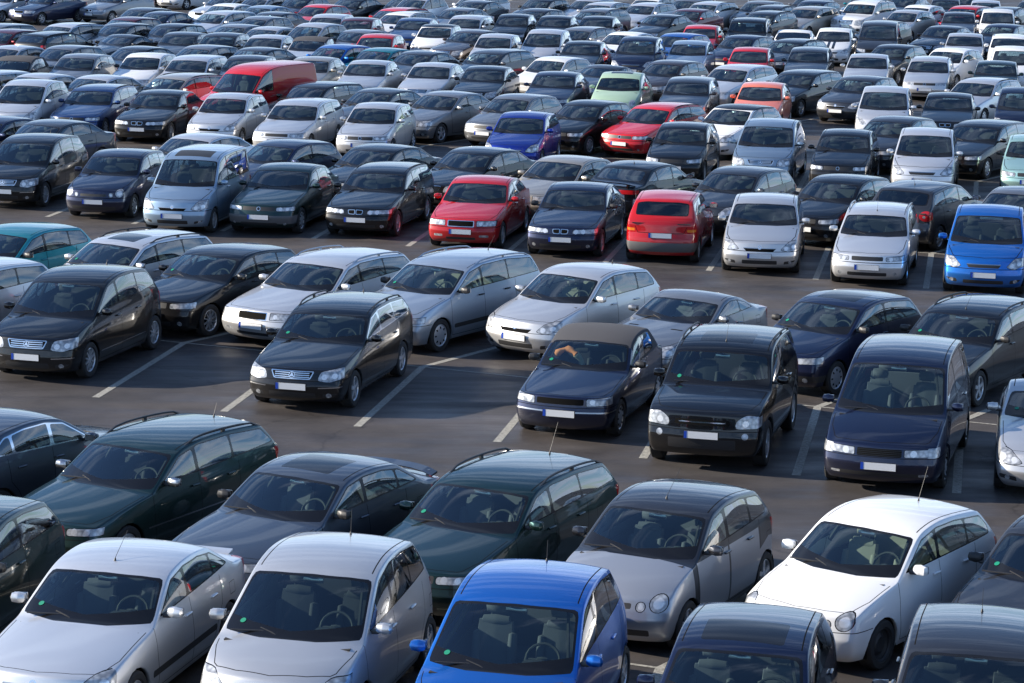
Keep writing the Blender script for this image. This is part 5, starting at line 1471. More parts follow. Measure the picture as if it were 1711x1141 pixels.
    ('conv', 2, -8.29, 105.85, -0.194, 'silver', 'convertible_car', 'silver convertible between a silver saloon and a red hatchback, top left of the photo', 'convertible', 'convertibles in the car park'),
    ('hat_round', 2, 6.97, 106.07, -0.216, 'lblue', 'hatchback_car', 'light blue hatchback directly behind a brown hatchback, top right of the photo', 'hatchback', 'hatchbacks in the car park'),
    ('hat3_plain', 2, 15.05, 105.69, -0.558, 'black', 'hatchback_car', 'black three-door hatchback between a black estate and a white hatchback, top right of the photo', 'hatchback', 'hatchbacks in the car park'),
    ('sed_vw', 2, -10.04, 106.41, -0.204, 'silver', 'saloon_car', 'silver saloon between a dark grey hatchback and a silver convertible, top left of the photo', 'saloon car', 'saloon cars in the car park'),
    ('hat_round', 2, -11.90, 106.50, -0.223, 'dgrey', 'hatchback_car', 'dark grey hatchback directly behind a grey hatchback, top left of the photo', 'hatchback', 'hatchbacks in the car park'),
    ('hat_vw', 2, -5.63, 107.14, -0.200, 'red', 'hatchback_car', 'red hatchback between a silver convertible and a silver hatchback, top middle of the photo', 'hatchback', 'hatchbacks in the car park'),
    ('hat_plain', 2, -0.84, 108.10, -0.199, 'silver', 'hatchback_car', 'silver hatchback directly behind a dark grey estate, top middle of the photo', 'hatchback', 'hatchbacks in the car park'),
    ('sed_vw', 2, -13.57, 107.27, -0.220, 'dgrey', 'saloon_car', 'dark grey saloon between a black coupe and a dark grey hatchback, far left', 'saloon car', 'saloon cars in the car park'),
    ('coupe', 2, -16.18, 107.02, -0.555, 'black', 'coupe_car', 'black coupe between a black estate and a dark grey saloon, top left of the photo', 'coupe', 'coupes in the car park'),
    ('est_vw', 2, -18.34, 107.05, 2.585, 'black', 'estate_car', 'black estate seen from the rear directly behind a grey hatchback, tenth row from the front', 'estate car', 'estate cars in the car park'),
    ('est_vw', 2, 11.16, 108.11, -0.570, 'black', 'estate_car', 'black estate directly behind a dark grey estate, top right of the photo', 'estate car', 'estate cars in the car park'),
    ('hat_round', 2, -20.66, 106.74, -0.558, 'maroon', 'hatchback_car', 'maroon hatchback between a grey estate and a black estate, tenth row from the front', 'hatchback', 'hatchbacks in the car park'),
    ('mpv', 2, 1.22, 108.95, -0.222, 'silver', 'people_carrier', 'silver compact people carrier directly behind a white three-door hatchback, top middle of the photo', 'people carrier', 'people carriers in the car park'),
    ('hat_round', 2, 9.33, 109.64, -0.561, 'navy', 'hatchback_car', 'navy blue hatchback between a blue hatchback and a black estate, top right of the photo', 'hatchback', 'hatchbacks in the car park'),
    ('sed_square', 2, -6.65, 110.15, -0.561, 'grey', 'saloon_car', 'grey saloon directly behind a blue hatchback, top middle of the photo', 'saloon car', 'saloon cars in the car park'),
    ('hat_vw', 2, 6.68, 110.16, -0.558, 'blue', 'hatchback_car', 'blue hatchback between a white saloon and a navy blue hatchback, top middle of the photo', 'hatchback', 'hatchbacks in the car park'),
    ('mpv', 2, -8.52, 110.69, -0.546, 'silver', 'people_carrier', 'silver compact people carrier directly behind a silver convertible, top left of the photo', 'people carrier', 'people carriers in the car park'),
    ('sed_star', 2, -1.94, 111.00, -0.549, 'brown', 'saloon_car', 'brown saloon between a white hatchback and a silver hatchback, top middle of the photo', 'saloon car', 'saloon cars in the car park'),
    ('sed_star', 2, 4.54, 111.07, -0.551, 'white', 'saloon_car', 'white saloon between a grey estate and a blue hatchback, top middle of the photo', 'saloon car', 'saloon cars in the car park'),
    ('sed_square', 2, -10.48, 111.00, -0.541, 'silver', 'saloon_car', 'silver saloon directly behind a silver saloon, top left of the photo', 'saloon car', 'saloon cars in the car park'),
    ('est_star', 2, -21.85, 109.94, -0.559, 'grey', 'estate_car', 'grey estate between a silver saloon and a silver estate, top left of the photo', 'estate car', 'estate cars in the car park'),
    ('hat_round', 2, -14.59, 111.21, -0.539, 'black', 'hatchback_car', 'black hatchback between a dark grey hatchback and a grey saloon, top left of the photo', 'hatchback', 'hatchbacks in the car park'),
    ('hat_vw', 2, -16.72, 111.21, -0.567, 'dgrey', 'hatchback_car', 'dark grey hatchback between a silver estate and a black hatchback, top left of the photo', 'hatchback', 'hatchbacks in the car park'),
    ('est_vw', 2, -19.04, 110.94, -0.570, 'silver', 'estate_car', 'silver estate between a grey estate and a dark grey hatchback, top left of the photo', 'estate car', 'estate cars in the car park'),
    ('sed_vw', 2, -11.94, 112.14, -0.538, 'grey', 'saloon_car', 'grey saloon between a black hatchback and a silver saloon, top left of the photo', 'saloon car', 'saloon cars in the car park'),
    ('est_vw', 2, 2.68, 113.22, -0.559, 'grey', 'estate_car', 'grey estate between a white hatchback and a white saloon, top middle of the photo', 'estate car', 'estate cars in the car park'),
    ('white_black_roof', 2, -3.40, 113.31, -0.199, 'white', 'hatchback_car', 'white hatchback with black roof directly below a mid blue saloon', 'hatchback', 'hatchbacks in the car park'),
    ('sed_vw', 2, -23.32, 111.06, -0.556, 'silver', 'saloon_car', 'silver saloon just left of a grey estate, end of row, top left of the photo', 'saloon car', 'saloon cars in the car park'),
    ('est_vw', 2, 20.97, 112.57, -0.198, 'white', 'estate_car', 'white estate just right of a silver saloon, end of row, top right of the photo', 'estate car', 'estate cars in the car park'),
    ('sed_vw', 2, 19.22, 113.31, -0.212, 'silver', 'saloon_car', 'silver saloon between a dark grey minivan and a white estate, top right of the photo', 'saloon car', 'saloon cars in the car park'),
    ('striped', 2, 13.78, 114.59, -0.217, 'white', 'hatchback_car', 'white three-door hatchback with two black racing stripes on its bonnet', 'hatchback', 'hatchbacks in the car park'),
    ('hat_vw', 2, 8.03, 115.16, -0.217, 'red', 'hatchback_car', 'red hatchback just left of a black off-roader, end of row, top right of the photo', 'hatchback', 'hatchbacks in the car park'),
    ('minivan', 2, 15.77, 114.99, -0.199, 'dgrey', 'minivan', 'dark grey minivan directly behind a black three-door hatchback, top right of the photo', 'minivan', 'minivans in the car park'),
    ('hat_plain', 2, -16.98, 114.87, -0.578, 'maroon', 'hatchback_car', 'maroon hatchback just left of a black hatchback, end of row, top left of the photo', 'hatchback', 'hatchbacks in the car park'),
    ('coupe', 2, 12.10, 115.52, -0.208, 'white', 'coupe_car', 'small white coupe with low rounded roof left of the striped white car', 'coupe', 'coupes in the car park'),
    ('hat_vw', 2, -7.00, 116.67, -0.193, 'maroon', 'hatchback_car', 'maroon hatchback between a silver estate and a mid blue saloon, top middle of the photo', 'hatchback', 'hatchbacks in the car park'),
    ('suv', 2, 10.24, 116.62, -0.200, 'black', 'off_road_car', 'black off-roader between a red hatchback and a white coupe, top right of the photo', 'off-roader', 'off-roaders in the car park'),
    ('hat_cat', 2, -11.42, 116.56, -0.546, 'grey', 'hatchback_car', 'grey hatchback between a silver estate and a maroon hatchback, top left of the photo', 'hatchback', 'hatchbacks in the car park'),
    ('sed_vw', 2, -4.54, 117.71, -0.198, 'midblue', 'saloon_car', 'mid blue saloon between a maroon hatchback and a silver estate, top middle of the photo', 'saloon car', 'saloon cars in the car park'),
    ('est_star', 2, -8.48, 118.84, -0.189, 'silver', 'estate_car', 'silver estate between a dark grey saloon and a maroon hatchback, top left of the photo', 'estate car', 'estate cars in the car park'),
    ('sed_star', 2, 19.00, 117.81, -0.552, 'black', 'saloon_car', 'black saloon between a black hatchback and a navy blue hatchback, top right of the photo', 'saloon car', 'saloon cars in the car park'),
    ('est_star', 2, -2.26, 119.43, -0.227, 'silver', 'estate_car', 'silver estate between a mid blue saloon and a black hatchback, top middle of the photo', 'estate car', 'estate cars in the car park'),
    ('hat_vw', 2, -0.13, 120.54, -0.194, 'black', 'hatchback_car', 'black hatchback between a silver estate and a black saloon, top middle of the photo', 'hatchback', 'hatchbacks in the car park'),
    ('sed_kidney', 2, -16.11, 119.49, -0.564, 'navy', 'saloon_car', 'navy blue saloon directly behind a black hatchback, top left of the photo', 'saloon car', 'saloon cars in the car park'),
    ('sed_star', 2, 1.78, 120.67, -0.215, 'black', 'saloon_car', 'black saloon between a black hatchback and a black saloon, top middle of the photo', 'saloon car', 'saloon cars in the car park'),
    ('est_star', 2, -13.57, 120.04, -0.574, 'silver', 'estate_car', 'silver estate directly behind a grey saloon, top left of the photo', 'estate car', 'estate cars in the car park'),
    ('sed_square', 2, 3.70, 120.78, -0.228, 'black', 'saloon_car', 'black saloon between two black saloon cars, top middle of the photo', 'saloon car', 'saloon cars in the car park'),
    ('hat_vw', 2, 21.77, 118.88, -0.539, 'navy', 'hatchback_car', 'navy blue hatchback directly behind a white estate, top right of the photo', 'hatchback', 'hatchbacks in the car park'),
    ('sed_vw', 2, -11.17, 120.37, -0.579, 'dgrey', 'saloon_car', 'dark grey saloon between two silver estates, top left of the photo', 'saloon car', 'saloon cars in the car park'),
    ('hat_round', 2, 16.50, 119.95, -0.560, 'black', 'hatchback_car', 'black hatchback just left of a black saloon, end of row, top right of the photo', 'hatchback', 'hatchbacks in the car park'),
    ('est_vw', 2, -5.36, 121.28, -0.555, 'white', 'estate_car', 'white estate between a red estate and a mid blue saloon, top middle of the photo', 'estate car', 'estate cars in the car park'),
    ('hat_vw', 2, -17.23, 121.10, -0.563, 'dgrey', 'hatchback_car', 'dark grey hatchback directly behind a maroon hatchback, top left of the photo', 'hatchback', 'hatchbacks in the car park'),
    ('sed_square', 2, 6.73, 122.66, -0.556, 'black', 'saloon_car', 'black saloon just right of a black saloon, end of row, top middle of the photo', 'saloon car', 'saloon cars in the car park'),
    ('est_square', 2, -5.77, 124.10, -0.575, 'red', 'estate_car', 'red estate between a red hatchback and a white estate, top middle of the photo', 'estate car', 'estate cars in the car park'),
    ('hat_vw', 2, 0.85, 124.71, -0.574, 'dgrey', 'hatchback_car', 'dark grey hatchback between a grey saloon and a grey estate, top middle of the photo', 'hatchback', 'hatchbacks in the car park'),
    ('sed_square', 2, -2.79, 125.15, -0.550, 'grey', 'saloon_car', 'grey saloon between a red estate and a dark grey hatchback, top middle of the photo', 'saloon car', 'saloon cars in the car park'),
    ('sed_star', 2, -12.01, 124.69, -0.549, 'lblue', 'saloon_car', 'light blue saloon between a white saloon and a red hatchback, top left of the photo', 'saloon car', 'saloon cars in the car park'),
    ('hat_vw', 2, -9.45, 125.42, -0.546, 'red', 'hatchback_car', 'red hatchback between a light blue saloon and a red estate, top left of the photo', 'hatchback', 'hatchbacks in the car park'),
    ('est_square', 2, 3.72, 125.85, -0.553, 'grey', 'estate_car', 'grey estate between a dark grey hatchback and a maroon saloon, top middle of the photo', 'estate car', 'estate cars in the car park'),
    ('est_square', 2, 11.74, 125.82, -0.551, 'dgrey', 'estate_car', 'dark grey estate directly behind a black off-roader, top right of the photo', 'estate car', 'estate cars in the car park'),
    ('sed_star', 2, -13.82, 125.72, -0.540, 'white', 'saloon_car', 'white saloon directly behind a silver estate, top left of the photo', 'saloon car', 'saloon cars in the car park'),
    ('sed_square', 2, 8.31, 127.12, -0.548, 'maroon', 'saloon_car', 'maroon saloon between a silver estate and a dark grey estate, top right of the photo', 'saloon car', 'saloon cars in the car park'),
    ('mpv', 2, 23.07, 127.10, -0.193, 'white', 'people_carrier', 'white compact people carrier directly behind a navy blue hatchback, top right of the photo', 'people carrier', 'people carriers in the car park'),
    ('hat_round', 2, 18.81, 127.88, -0.570, 'silver', 'hatchback_car', 'silver hatchback between a white off-roader and a dark grey saloon, top right of the photo', 'hatchback', 'hatchbacks in the car park'),
    ('sed_kidney', 2, 21.30, 127.61, -0.192, 'dgrey', 'saloon_car', 'dark grey saloon directly behind a black saloon, top right of the photo', 'saloon car', 'saloon cars in the car park'),
    ('mpv', 2, -4.87, 130.02, -0.566, 'silver', 'people_carrier', 'silver compact people carrier directly behind a red estate, top middle of the photo', 'people carrier', 'people carriers in the car park'),
    ('est_star', 2, 14.22, 129.79, -0.571, 'champagne', 'estate_car', 'champagne estate between a dark grey estate and a white off-roader, top right of the photo', 'estate car', 'estate cars in the car park'),
    ('est_vw', 2, 4.13, 130.74, -0.563, 'silver', 'estate_car', 'silver estate between a silver hatchback and a silver estate, top middle of the photo', 'estate car', 'estate cars in the car park'),
    ('est_vw', 2, 6.29, 130.72, -0.541, 'silver', 'estate_car', 'silver estate between two silver estates, top middle of the photo', 'estate car', 'estate cars in the car park'),
    ('est_square', 2, 12.43, 130.39, -0.566, 'dgrey', 'estate_car', 'dark grey estate between a grey hatchback and a champagne estate, top right of the photo', 'estate car', 'estate cars in the car park'),
    ('sed_vw', 2, -2.09, 130.98, -0.552, 'dgrey', 'saloon_car', 'dark grey saloon between a white estate and a black hatchback, top middle of the photo', 'saloon car', 'saloon cars in the car park'),
    ('hat_vw', 2, -10.76, 130.99, -0.539, 'navy', 'hatchback_car', 'navy blue hatchback between a silver estate and a black saloon, top middle of the photo', 'hatchback', 'hatchbacks in the car park'),
    ('sed_kidney', 2, -8.19, 131.67, -0.568, 'black', 'saloon_car', 'black saloon directly behind a silver estate, top middle of the photo', 'saloon car', 'saloon cars in the car park'),
    ('est_square', 2, -12.77, 131.30, -0.579, 'silver', 'estate_car', 'silver estate between a silver saloon and a navy blue hatchback, top left of the photo', 'estate car', 'estate cars in the car park'),
    ('suv_white', 2, 17.23, 131.04, -0.556, 'white', 'off_road_car', 'large white off-roader at the photo top right of centre', 'off-roader', 'off-roaders in the car park'),
    ('sed_kidney', 2, -5.61, 132.32, -0.569, 'dgreen', 'saloon_car', 'dark green saloon directly behind a red estate, top middle of the photo', 'saloon car', 'saloon cars in the car park'),
    ('hat_plain', 2, 26.02, 130.16, -0.230, 'grey', 'hatchback_car', 'grey hatchback just right of a dark grey estate, end of row, far right', 'hatchback', 'hatchbacks in the car park'),
    ('est_vw', 2, 9.48, 132.43, -0.556, 'silver', 'estate_car', 'silver estate between two grey hatchbacks, top right of the photo', 'estate car', 'estate cars in the car park'),
    ('hat_plain', 2, 1.18, 132.78, -0.577, 'black', 'hatchback_car', 'black hatchback between a dark grey saloon and a silver hatchback, top middle of the photo', 'hatchback', 'hatchbacks in the car park'),
    ('sed_square', 2, -14.49, 132.02, -0.579, 'silver', 'saloon_car', 'silver saloon between a grey saloon and a silver estate, top left of the photo', 'saloon car', 'saloon cars in the car park'),
    ('hat_vw', 2, 3.58, 133.23, -0.579, 'silver', 'hatchback_car', 'silver hatchback between a black hatchback and a silver estate, top middle of the photo', 'hatchback', 'hatchbacks in the car park'),
    ('hat_vw', 2, 20.01, 131.99, -0.569, 'white', 'hatchback_car', 'white hatchback between a white off-roader and a red estate, top right of the photo', 'hatchback', 'hatchbacks in the car park'),
    ('sed_square', 2, -23.31, 131.66, -0.556, 'navy', 'saloon_car', 'navy blue saloon between a silver saloon and a grey saloon, top left of the photo', 'saloon car', 'saloon cars in the car park'),
    ('est_square', 2, 24.14, 131.67, -0.543, 'dgrey', 'estate_car', 'dark grey estate between a red estate and a grey hatchback, top right of the photo', 'estate car', 'estate cars in the car park'),
    ('hat_plain', 2, 12.16, 133.35, -0.554, 'grey', 'hatchback_car', 'grey hatchback between a silver estate and a dark grey estate, top right of the photo', 'hatchback', 'hatchbacks in the car park'),
    ('est_star', 2, 22.36, 132.31, -0.554, 'red', 'estate_car', 'red estate between a white hatchback and a dark grey estate, top right of the photo', 'estate car', 'estate cars in the car park'),
    ('est_square', 2, -2.12, 134.36, -0.575, 'white', 'estate_car', 'white estate directly behind a grey saloon, top middle of the photo', 'estate car', 'estate cars in the car park'),
    ('sed_square', 2, -25.38, 132.43, -0.574, 'silver', 'saloon_car', 'silver saloon just left of a navy blue saloon, end of row, far left', 'saloon car', 'saloon cars in the car park'),
    ('sed_kidney', 2, -20.13, 133.33, -0.545, 'grey', 'saloon_car', 'grey saloon between a navy blue saloon and a silver saloon, top left of the photo', 'saloon car', 'saloon cars in the car park'),
    ('hat_round', 2, 8.68, 134.58, -0.576, 'grey', 'hatchback_car', 'grey hatchback between a white hatchback and a silver estate, top middle of the photo', 'hatchback', 'hatchbacks in the car park'),
    ('hat_plain', 2, 6.70, 134.80, -0.568, 'white', 'hatchback_car', 'white hatchback between a silver hatchback and a grey hatchback, top middle of the photo', 'hatchback', 'hatchbacks in the car park'),
    ('hat_round', 2, 15.03, 134.54, -0.578, 'navy', 'hatchback_car', 'navy blue hatchback between a grey hatchback and a white off-roader, top right of the photo', 'hatchback', 'hatchbacks in the car park'),
    ('sed_kidney', 2, 15.34, 138.56, -0.546, 'grey', 'saloon_car', 'grey saloon just left of a teal saloon, end of row, top right of the photo', 'saloon car', 'saloon cars in the car park'),
    ('hat_plain', 2, 22.28, 137.84, -0.197, 'black', 'hatchback_car', 'black hatchback between a black saloon and a silver saloon, top right of the photo', 'hatchback', 'hatchbacks in the car park'),
    ('sed_star', 2, 24.32, 137.62, -0.204, 'silver', 'saloon_car', 'silver saloon between a black hatchback and a dark grey hatchback, top right of the photo', 'saloon car', 'saloon cars in the car park'),
    ('hat_vw', 2, 26.83, 137.69, -0.546, 'dgrey', 'hatchback_car', 'dark grey hatchback directly behind a grey hatchback, top right of the photo', 'hatchback', 'hatchbacks in the car park'),
    ('sed_square', 2, 18.38, 139.82, -0.548, 'teal', 'saloon_car', 'teal saloon between a grey saloon and a black saloon, top right of the photo', 'saloon car', 'saloon cars in the car park'),
    ('sed_star', 2, 20.42, 139.64, -0.545, 'black', 'saloon_car', 'black saloon between a teal saloon and a black hatchback, top right of the photo', 'saloon car', 'saloon cars in the car park'),
    ('sed_vw', 2, 24.07, 142.08, -0.557, 'navy', 'saloon_car', 'navy blue saloon directly behind a silver saloon, top right of the photo', 'saloon car', 'saloon cars in the car park'),
    ('hat_cat', 2, -17.89, 144.24, -0.542, 'white', 'hatchback_car', 'white hatchback just right of a black hatchback, end of row, top left of the photo', 'hatchback', 'hatchbacks in the car park'),
    ('hat_plain', 2, -20.30, 146.36, -0.564, 'black', 'hatchback_car', 'black hatchback just left of a white hatchback, end of row, top left of the photo', 'hatchback', 'hatchbacks in the car park'),
    ('est_plain', 2, -15.61, 147.98, -0.544, 'black', 'estate_car', 'black estate directly behind a silver saloon, top left of the photo', 'estate car', 'estate cars in the car park'),
]

# ------------------------------------------------------------------ ground
def asphalt():
    m, t, p = new_mat('asphalt')
    g = t.nodes.new('ShaderNodeNewGeometry')
    def noise(scale, detail=5, rough=.6, sy=1.0):
        mp_ = t.nodes.new('ShaderNodeMapping'); mp_.inputs['Scale'].default_value = (scale, scale * sy, scale)
        mp_.inputs['Rotation'].default_value = (0, 0, ROWA)
        t.links.new(g.outputs['Position'], mp_.inputs[0])
        n = t.nodes.new('ShaderNodeTexNoise'); n.inputs['Scale'].default_value = 1.0
        n.inputs['Detail'].default_value = detail; n.inputs['Roughness'].default_value = rough
        t.links.new(mp_.outputs[0], n.inputs['Vector']); return n
    big = noise(.16, 4); mid = noise(.8, 6, .65); fine = noise(55, 3, .8); streak = noise(.25, 4, .6, 5)
    r1 = t.nodes.new('ShaderNodeValToRGB')
    r1.color_ramp.elements[0].position = .3; r1.color_ramp.elements[0].color = (.040, .036, .035, 1)
    r1.color_ramp.elements[1].position = .7; r1.color_ramp.elements[1].color = (.082, .074, .072, 1)
    t.links.new(mid.outputs['Fac'], r1.inputs[0])
    mx1 = t.nodes.new('ShaderNodeMix'); mx1.data_type = 'RGBA'; mx1.blend_type = 'MULTIPLY'; mx1.inputs['Factor'].default_value = .8
    r2 = t.nodes.new('ShaderNodeValToRGB')
    r2.color_ramp.elements[0].position = .3; r2.color_ramp.elements[0].color = (.55, .55, .55, 1)
    r2.color_ramp.elements[1].position = .72; r2.color_ramp.elements[1].color = (1.45, 1.45, 1.45, 1)
    t.links.new(fine.outputs['Fac'], r2.inputs[0])
    t.links.new(r1.outputs[0], mx1.inputs['A']); t.links.new(r2.outputs[0], mx1.inputs['B'])
    mx2 = t.nodes.new('ShaderNodeMix'); mx2.data_type = 'RGBA'; mx2.blend_type = 'MULTIPLY'; mx2.inputs['Factor'].default_value = 1
    r3 = t.nodes.new('ShaderNodeValToRGB')
    r3.color_ramp.elements[0].position = .35; r3.color_ramp.elements[0].color = (.74, .76, .80, 1)
    r3.color_ramp.elements[1].position = .65; r3.color_ramp.elements[1].color = (1.12, 1.08, 1.05, 1)
    t.links.new(big.outputs['Fac'], r3.inputs[0])
    t.links.new(mx1.outputs['Result'], mx2.inputs['A']); t.links.new(r3.outputs[0], mx2.inputs['B'])
    # oil stains
    vo = t.nodes.new('ShaderNodeTexVoronoi'); vo.inputs['Scale'].default_value = .42
    t.links.new(g.outputs['Position'], vo.inputs['Vector'])
    ro = t.nodes.new('ShaderNodeValToRGB')
    ro.color_ramp.elements[0].position = .05; ro.color_ramp.elements[0].color = (.55, .55, .55, 1)
    ro.color_ramp.elements[1].position = .17; ro.color_ramp.elements[1].color = (1, 1, 1, 1)
    t.links.new(vo.outputs['Distance'], ro.inputs[0])
    mx3 = t.nodes.new('ShaderNodeMix'); mx3.data_type = 'RGBA'; mx3.blend_type = 'MULTIPLY'; mx3.inputs['Factor'].default_value = .6
    t.links.new(mx2.outputs['Result'], mx3.inputs['A']); t.links.new(ro.outputs[0], mx3.inputs['B'])
    # pale grit and bits of litter trodden into the surface
    vg = t.nodes.new('ShaderNodeTexVoronoi'); vg.inputs['Scale'].default_value = 5.0
    t.links.new(g.outputs['Position'], vg.inputs['Vector'])
    rg = t.nodes.new('ShaderNodeValToRGB')
    rg.color_ramp.elements[0].position = .018; rg.color_ramp.elements[0].color = (1, 1, 1, 1)
    rg.color_ramp.elements[1].position = .045; rg.color_ramp.elements[1].color = (0, 0, 0, 1)
    t.links.new(vg.outputs['Distance'], rg.inputs[0])
    mx4 = t.nodes.new('ShaderNodeMix'); mx4.data_type = 'RGBA'
    t.links.new(rg.outputs[0], mx4.inputs['Factor']); t.links.new(mx3.outputs['Result'], mx4.inputs['A']); mx4.inputs['B'].default_value = (.22, .21, .19, 1)
    # long thin cracks, sealed with tar
    wn = noise(.9, 4, .6); vc = t.nodes.new('ShaderNodeTexVoronoi'); vc.feature = 'DISTANCE_TO_EDGE'; vc.inputs['Scale'].default_value = .11
    wa = t.nodes.new('ShaderNodeVectorMath'); wa.operation = 'ADD'
    t.links.new(g.outputs['Position'], wa.inputs[0]); t.links.new(wn.outputs['Color'], wa.inputs[1]); t.links.new(wa.outputs[0], vc.inputs['Vector'])
    rc = t.nodes.new('ShaderNodeValToRGB')
    rc.color_ramp.elements[0].position = .0012; rc.color_ramp.elements[0].color = (.45, .45, .45, 1)
    rc.color_ramp.elements[1].position = .0032; rc.color_ramp.elements[1].color = (1, 1, 1, 1)
    t.links.new(vc.outputs['Distance'], rc.inputs[0])
    mx5 = t.nodes.new('ShaderNodeMix'); mx5.data_type = 'RGBA'; mx5.blend_type = 'MULTIPLY'; mx5.inputs['Factor'].default_value = .8
    t.links.new(mx4.outputs['Result'], mx5.inputs['A']); t.links.new(rc.outputs[0], mx5.inputs['B'])
    t.links.new(mx5.outputs['Result'], p.inputs['Base Color'])
    rr = t.nodes.new('ShaderNodeMapRange'); rr.inputs['From Min'].default_value = .35; rr.inputs['From Max'].default_value = .65
    rr.inputs['To Min'].default_value = .40; rr.inputs['To Max'].default_value = .75
    t.links.new(streak.outputs['Fac'], rr.inputs['Value']); t.links.new(rr.outputs[0], p.inputs['Roughness'])
    p.inputs['Specular IOR Level'].default_value = .35
    bp_ = t.nodes.new('ShaderNodeBump'); bp_.inputs['Strength'].default_value = .35; bp_.inputs['Distance'].default_value = .01
    t.links.new(fine.outputs['Fac'], bp_.inputs['Height']); t.links.new(bp_.outputs[0], p.inputs['Normal'])
def line_paint():
    m, t, p = new_mat('line_paint')
    g = t.nodes.new('ShaderNodeNewGeometry')
    n = t.nodes.new('ShaderNodeTexNoise'); n.inputs['Scale'].default_value = 18; n.inputs['Detail'].default_value = 6; n.inputs['Roughness'].default_value = .75
    t.links.new(g.outputs['Position'], n.inputs['Vector'])
    r = t.nodes.new('ShaderNodeValToRGB')
    r.color_ramp.elements[0].position = .36; r.color_ramp.elements[0].color = (.15, .145, .13, 1)
    r.color_ramp.elements[1].position = .58; r.color_ramp.elements[1].color = (.36, .35, .31, 1)
    t.links.new(n.outputs['Fac'], r.inputs[0]); t.links.new(r.outputs[0], p.inputs['Base Color'])
    p.inputs['Roughness'].default_value = .75
ROWA = math.radians(-22.95)
asphalt(); line_paint()
def struct(name, me):
    o = link(name, me); o['kind'] = 'structure'; return o
g = MB(); g.add([(-2500, -300, 0), (2500, -300, 0), (2500, 4500, 0), (-2500, 4500, 0)], [(0, 1, 2, 3)])
struct('ground', g.mesh('ground', ['asphalt'], 0))
# bay markings: two facing rows share a zig-zag of slanted lines and a thin line down the middle
AX = Vector((math.cos(ROWA), math.sin(ROWA))); AF = Vector((.1746, .9846)); AB = Vector((.56, .8285)).normalized()
lines = MB()
def strip(a, b, wd, z=.004):
    d = (b - a).normalized(); n = Vector((-d.y, d.x)) * wd / 2
    lines.add([(*(a - n), z), (*(b - n), z), (*(b + n), z), (*(a + n), z)], [(0, 1, 2, 3)])
BAY = 2.481
for (ox, oy, i0, i1) in ROWS_ORIGIN:
    o_ = Vector((ox, oy))
    for i in range(i0, i1):
        a = o_ + AX * BAY * i; k = a + AF * 5.04; e = k + AB * 5.2
        strip(a, k, .135); strip(k + AB * .02, e, .135, .0048)
    strip(o_ + AX * BAY * i0 + AF * 5.04, o_ + AX * BAY * i1 + AF * 5.04, .06, .0062)
struct('bay_markings', lines.mesh('bay_markings', ['line_paint'], 0))

# ------------------------------------------------------------------ cars
COL = dict(silver=((.66, .665, .675), 1), white=((.74, .75, .76), 0), black=((.003, .003, .004), 0), navy=((.010, .016, .05), 1), blue=((.008, .13, .50), 1), midblue=((.012, .05, .18), 1),
    dgrey=((.045, .048, .056), 1), grey=((.19, .20, .215), 1), lblue=((.26, .36, .47), 1), red=((.46, .010, .014), 0), orange=((.66, .17, .10), 0), green=((.33, .46, .33), 0),
    dgreen=((.008, .032, .030), 1), teal=((.015, .24, .28), 1), maroon=((.13, .010, .014), 1), champagne=((.42, .38, .32), 1), brown=((.075, .058, .055), 1), mint=((.42, .66, .60), 1),
    brightblue=((.008, .14, .50), 1), deepblue=((.006, .03, .30), 1), paleblue=((.42, .49, .57), 1), smart=((.05, .052, .06), 1), slate=((.07, .085, .11), 1))
TEMPL = {}
def template(spec, lod):
    if (spec, lod) not in TEMPL: TEMPL[(spec, lod)] = condense(build_car(SPECS[spec], lod), lod)
    return TEMPL[(spec, lod)]
rng = random.Random(5)
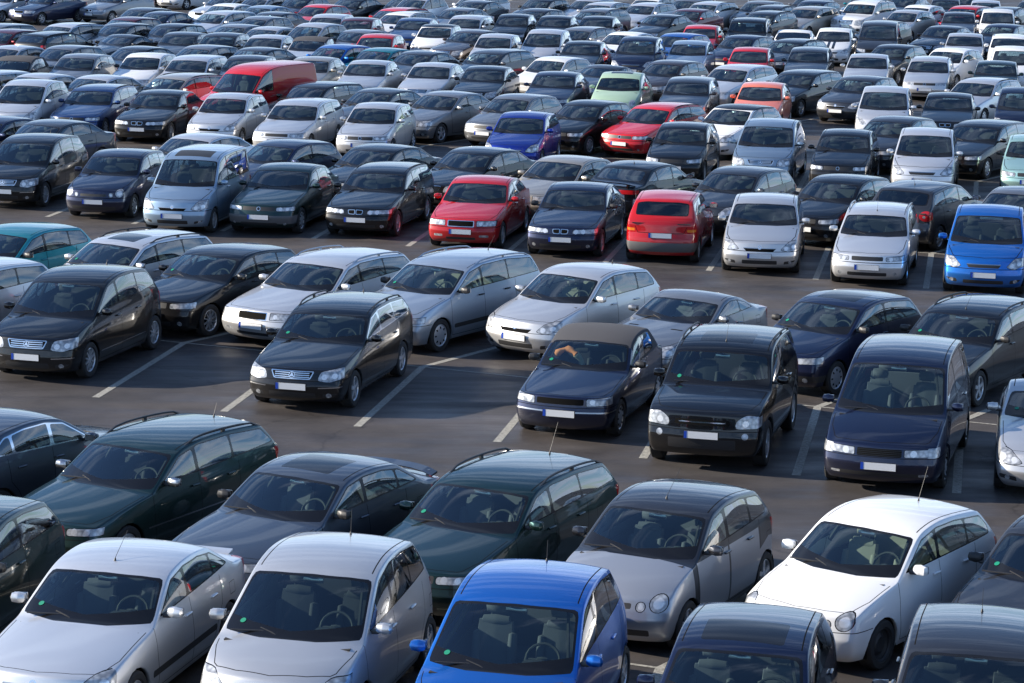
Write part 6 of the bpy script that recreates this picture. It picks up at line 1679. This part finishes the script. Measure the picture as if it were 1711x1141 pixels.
def add_car(spec, lod, x, y, rz, col, name, label, cat, group, plain=False):
    T = template(spec, lod)
    root = bpy.data.objects.new(name, None); C.objects.link(root)
    root.empty_display_size = .3
    root.location = (x, y, 0); root.rotation_euler = (0, 0, rz)
    root['label'] = label; root['category'] = cat
    if group: root['group'] = group
    base, met = COL[col]
    k = rng.uniform(.88, 1.12)
    c = (*[q * k for q in base], 1)
    obs = []
    nost = rng.random() < .4
    for nm, me, par, mat in T:
        if nm == 'windscreen_sticker' and nost: obs.append(None); continue
        o = bpy.data.objects.new(nm, me); C.objects.link(o)
        o.parent = root if par in (None, 0) else obs[par]
        o.matrix_local = mat
        o.color = c
        if met:
            for i, sl in enumerate(me.materials):
                if sl and sl.name == 'car_paint':
                    o.material_slots[i].link = 'OBJECT'; o.material_slots[i].material = MATS['car_paint_metallic']
        obs.append(o)
    return root
for row in CARS: add_car(*row)

# ------------------------------------------------------------------ things lying in or standing by the cars
def barrier(x, y, rz):
    root = bpy.data.objects.new('traffic_barrier', None); C.objects.link(root)
    root.location = (x, y, 0); root.rotation_euler = (0, 0, rz)
    root['label'] = 'red and white striped traffic barrier beyond the last rows at the photo top'
    root['category'] = 'barrier'
    m = MB()
    for k in range(9): m.box((-1.0 + k * .25, 0, 1.0), (.25, .04, .26), k % 2)
    link('board', m.mesh('board', ['barrier_red', 'barrier_white'], 0), root)
    for s_ in (-1, 1):
        m = MB(); m.box((s_ * .95, .04, .58), (.06, .05, 1.16)); link('post', m.mesh('post', ['barrier_white'], 0), root)
        m = MB(); m.rbox((s_ * .95, .04, .06), (.30, .75, .12), .03); link('foot', m.mesh('foot', ['black_rubber'], 40), root)
bx, by = BARRIER
barrier(bx, by, -.2)

# orange and beige cloth over the passenger seat of the soft-top car
def cloth():
    root = next(o for o in bpy.data.objects if o.get('label') == CONV_LABEL)
    M_ = root.matrix_basis.copy()
    m = MB(); P = SPECS['soft_conv']['prof']; L = SPECS['soft_conv']['L']
    y = P[8][0] - .16 - L / 2; z0 = .98; pts = []; R_ = random.Random(3)
    for k in range(15):
        t = PI * k / 14
        pts.append(M_ @ Vector((-.36 - .25 * math.cos(t), y + .03 * math.sin(5 * t), z0 - .12 + .30 * math.sin(t))))
    m.tube(pts[:11], [.05 + .018 * math.sin(k * 1.9) for k in range(11)], 8, 0)
    m.tube(pts[10:], [.06, .05, .045, .05, .035], 8, 1)
    m.tube(pts[:4], [.045, .06, .055, .06], 8, 1)
    me = m.mesh('draped_cloth', ['orange_cloth', 'seat_beige'], 60)
    o = link('draped_cloth', me)
    c = sum((v.co for v in me.vertices), Vector()) / len(me.vertices)
    for v in me.vertices: v.co -= c
    o.location = c
    o['label'] = 'orange and beige cloth hung over the passenger seat of the navy soft-top convertible'; o['category'] = 'cloth'
cloth()
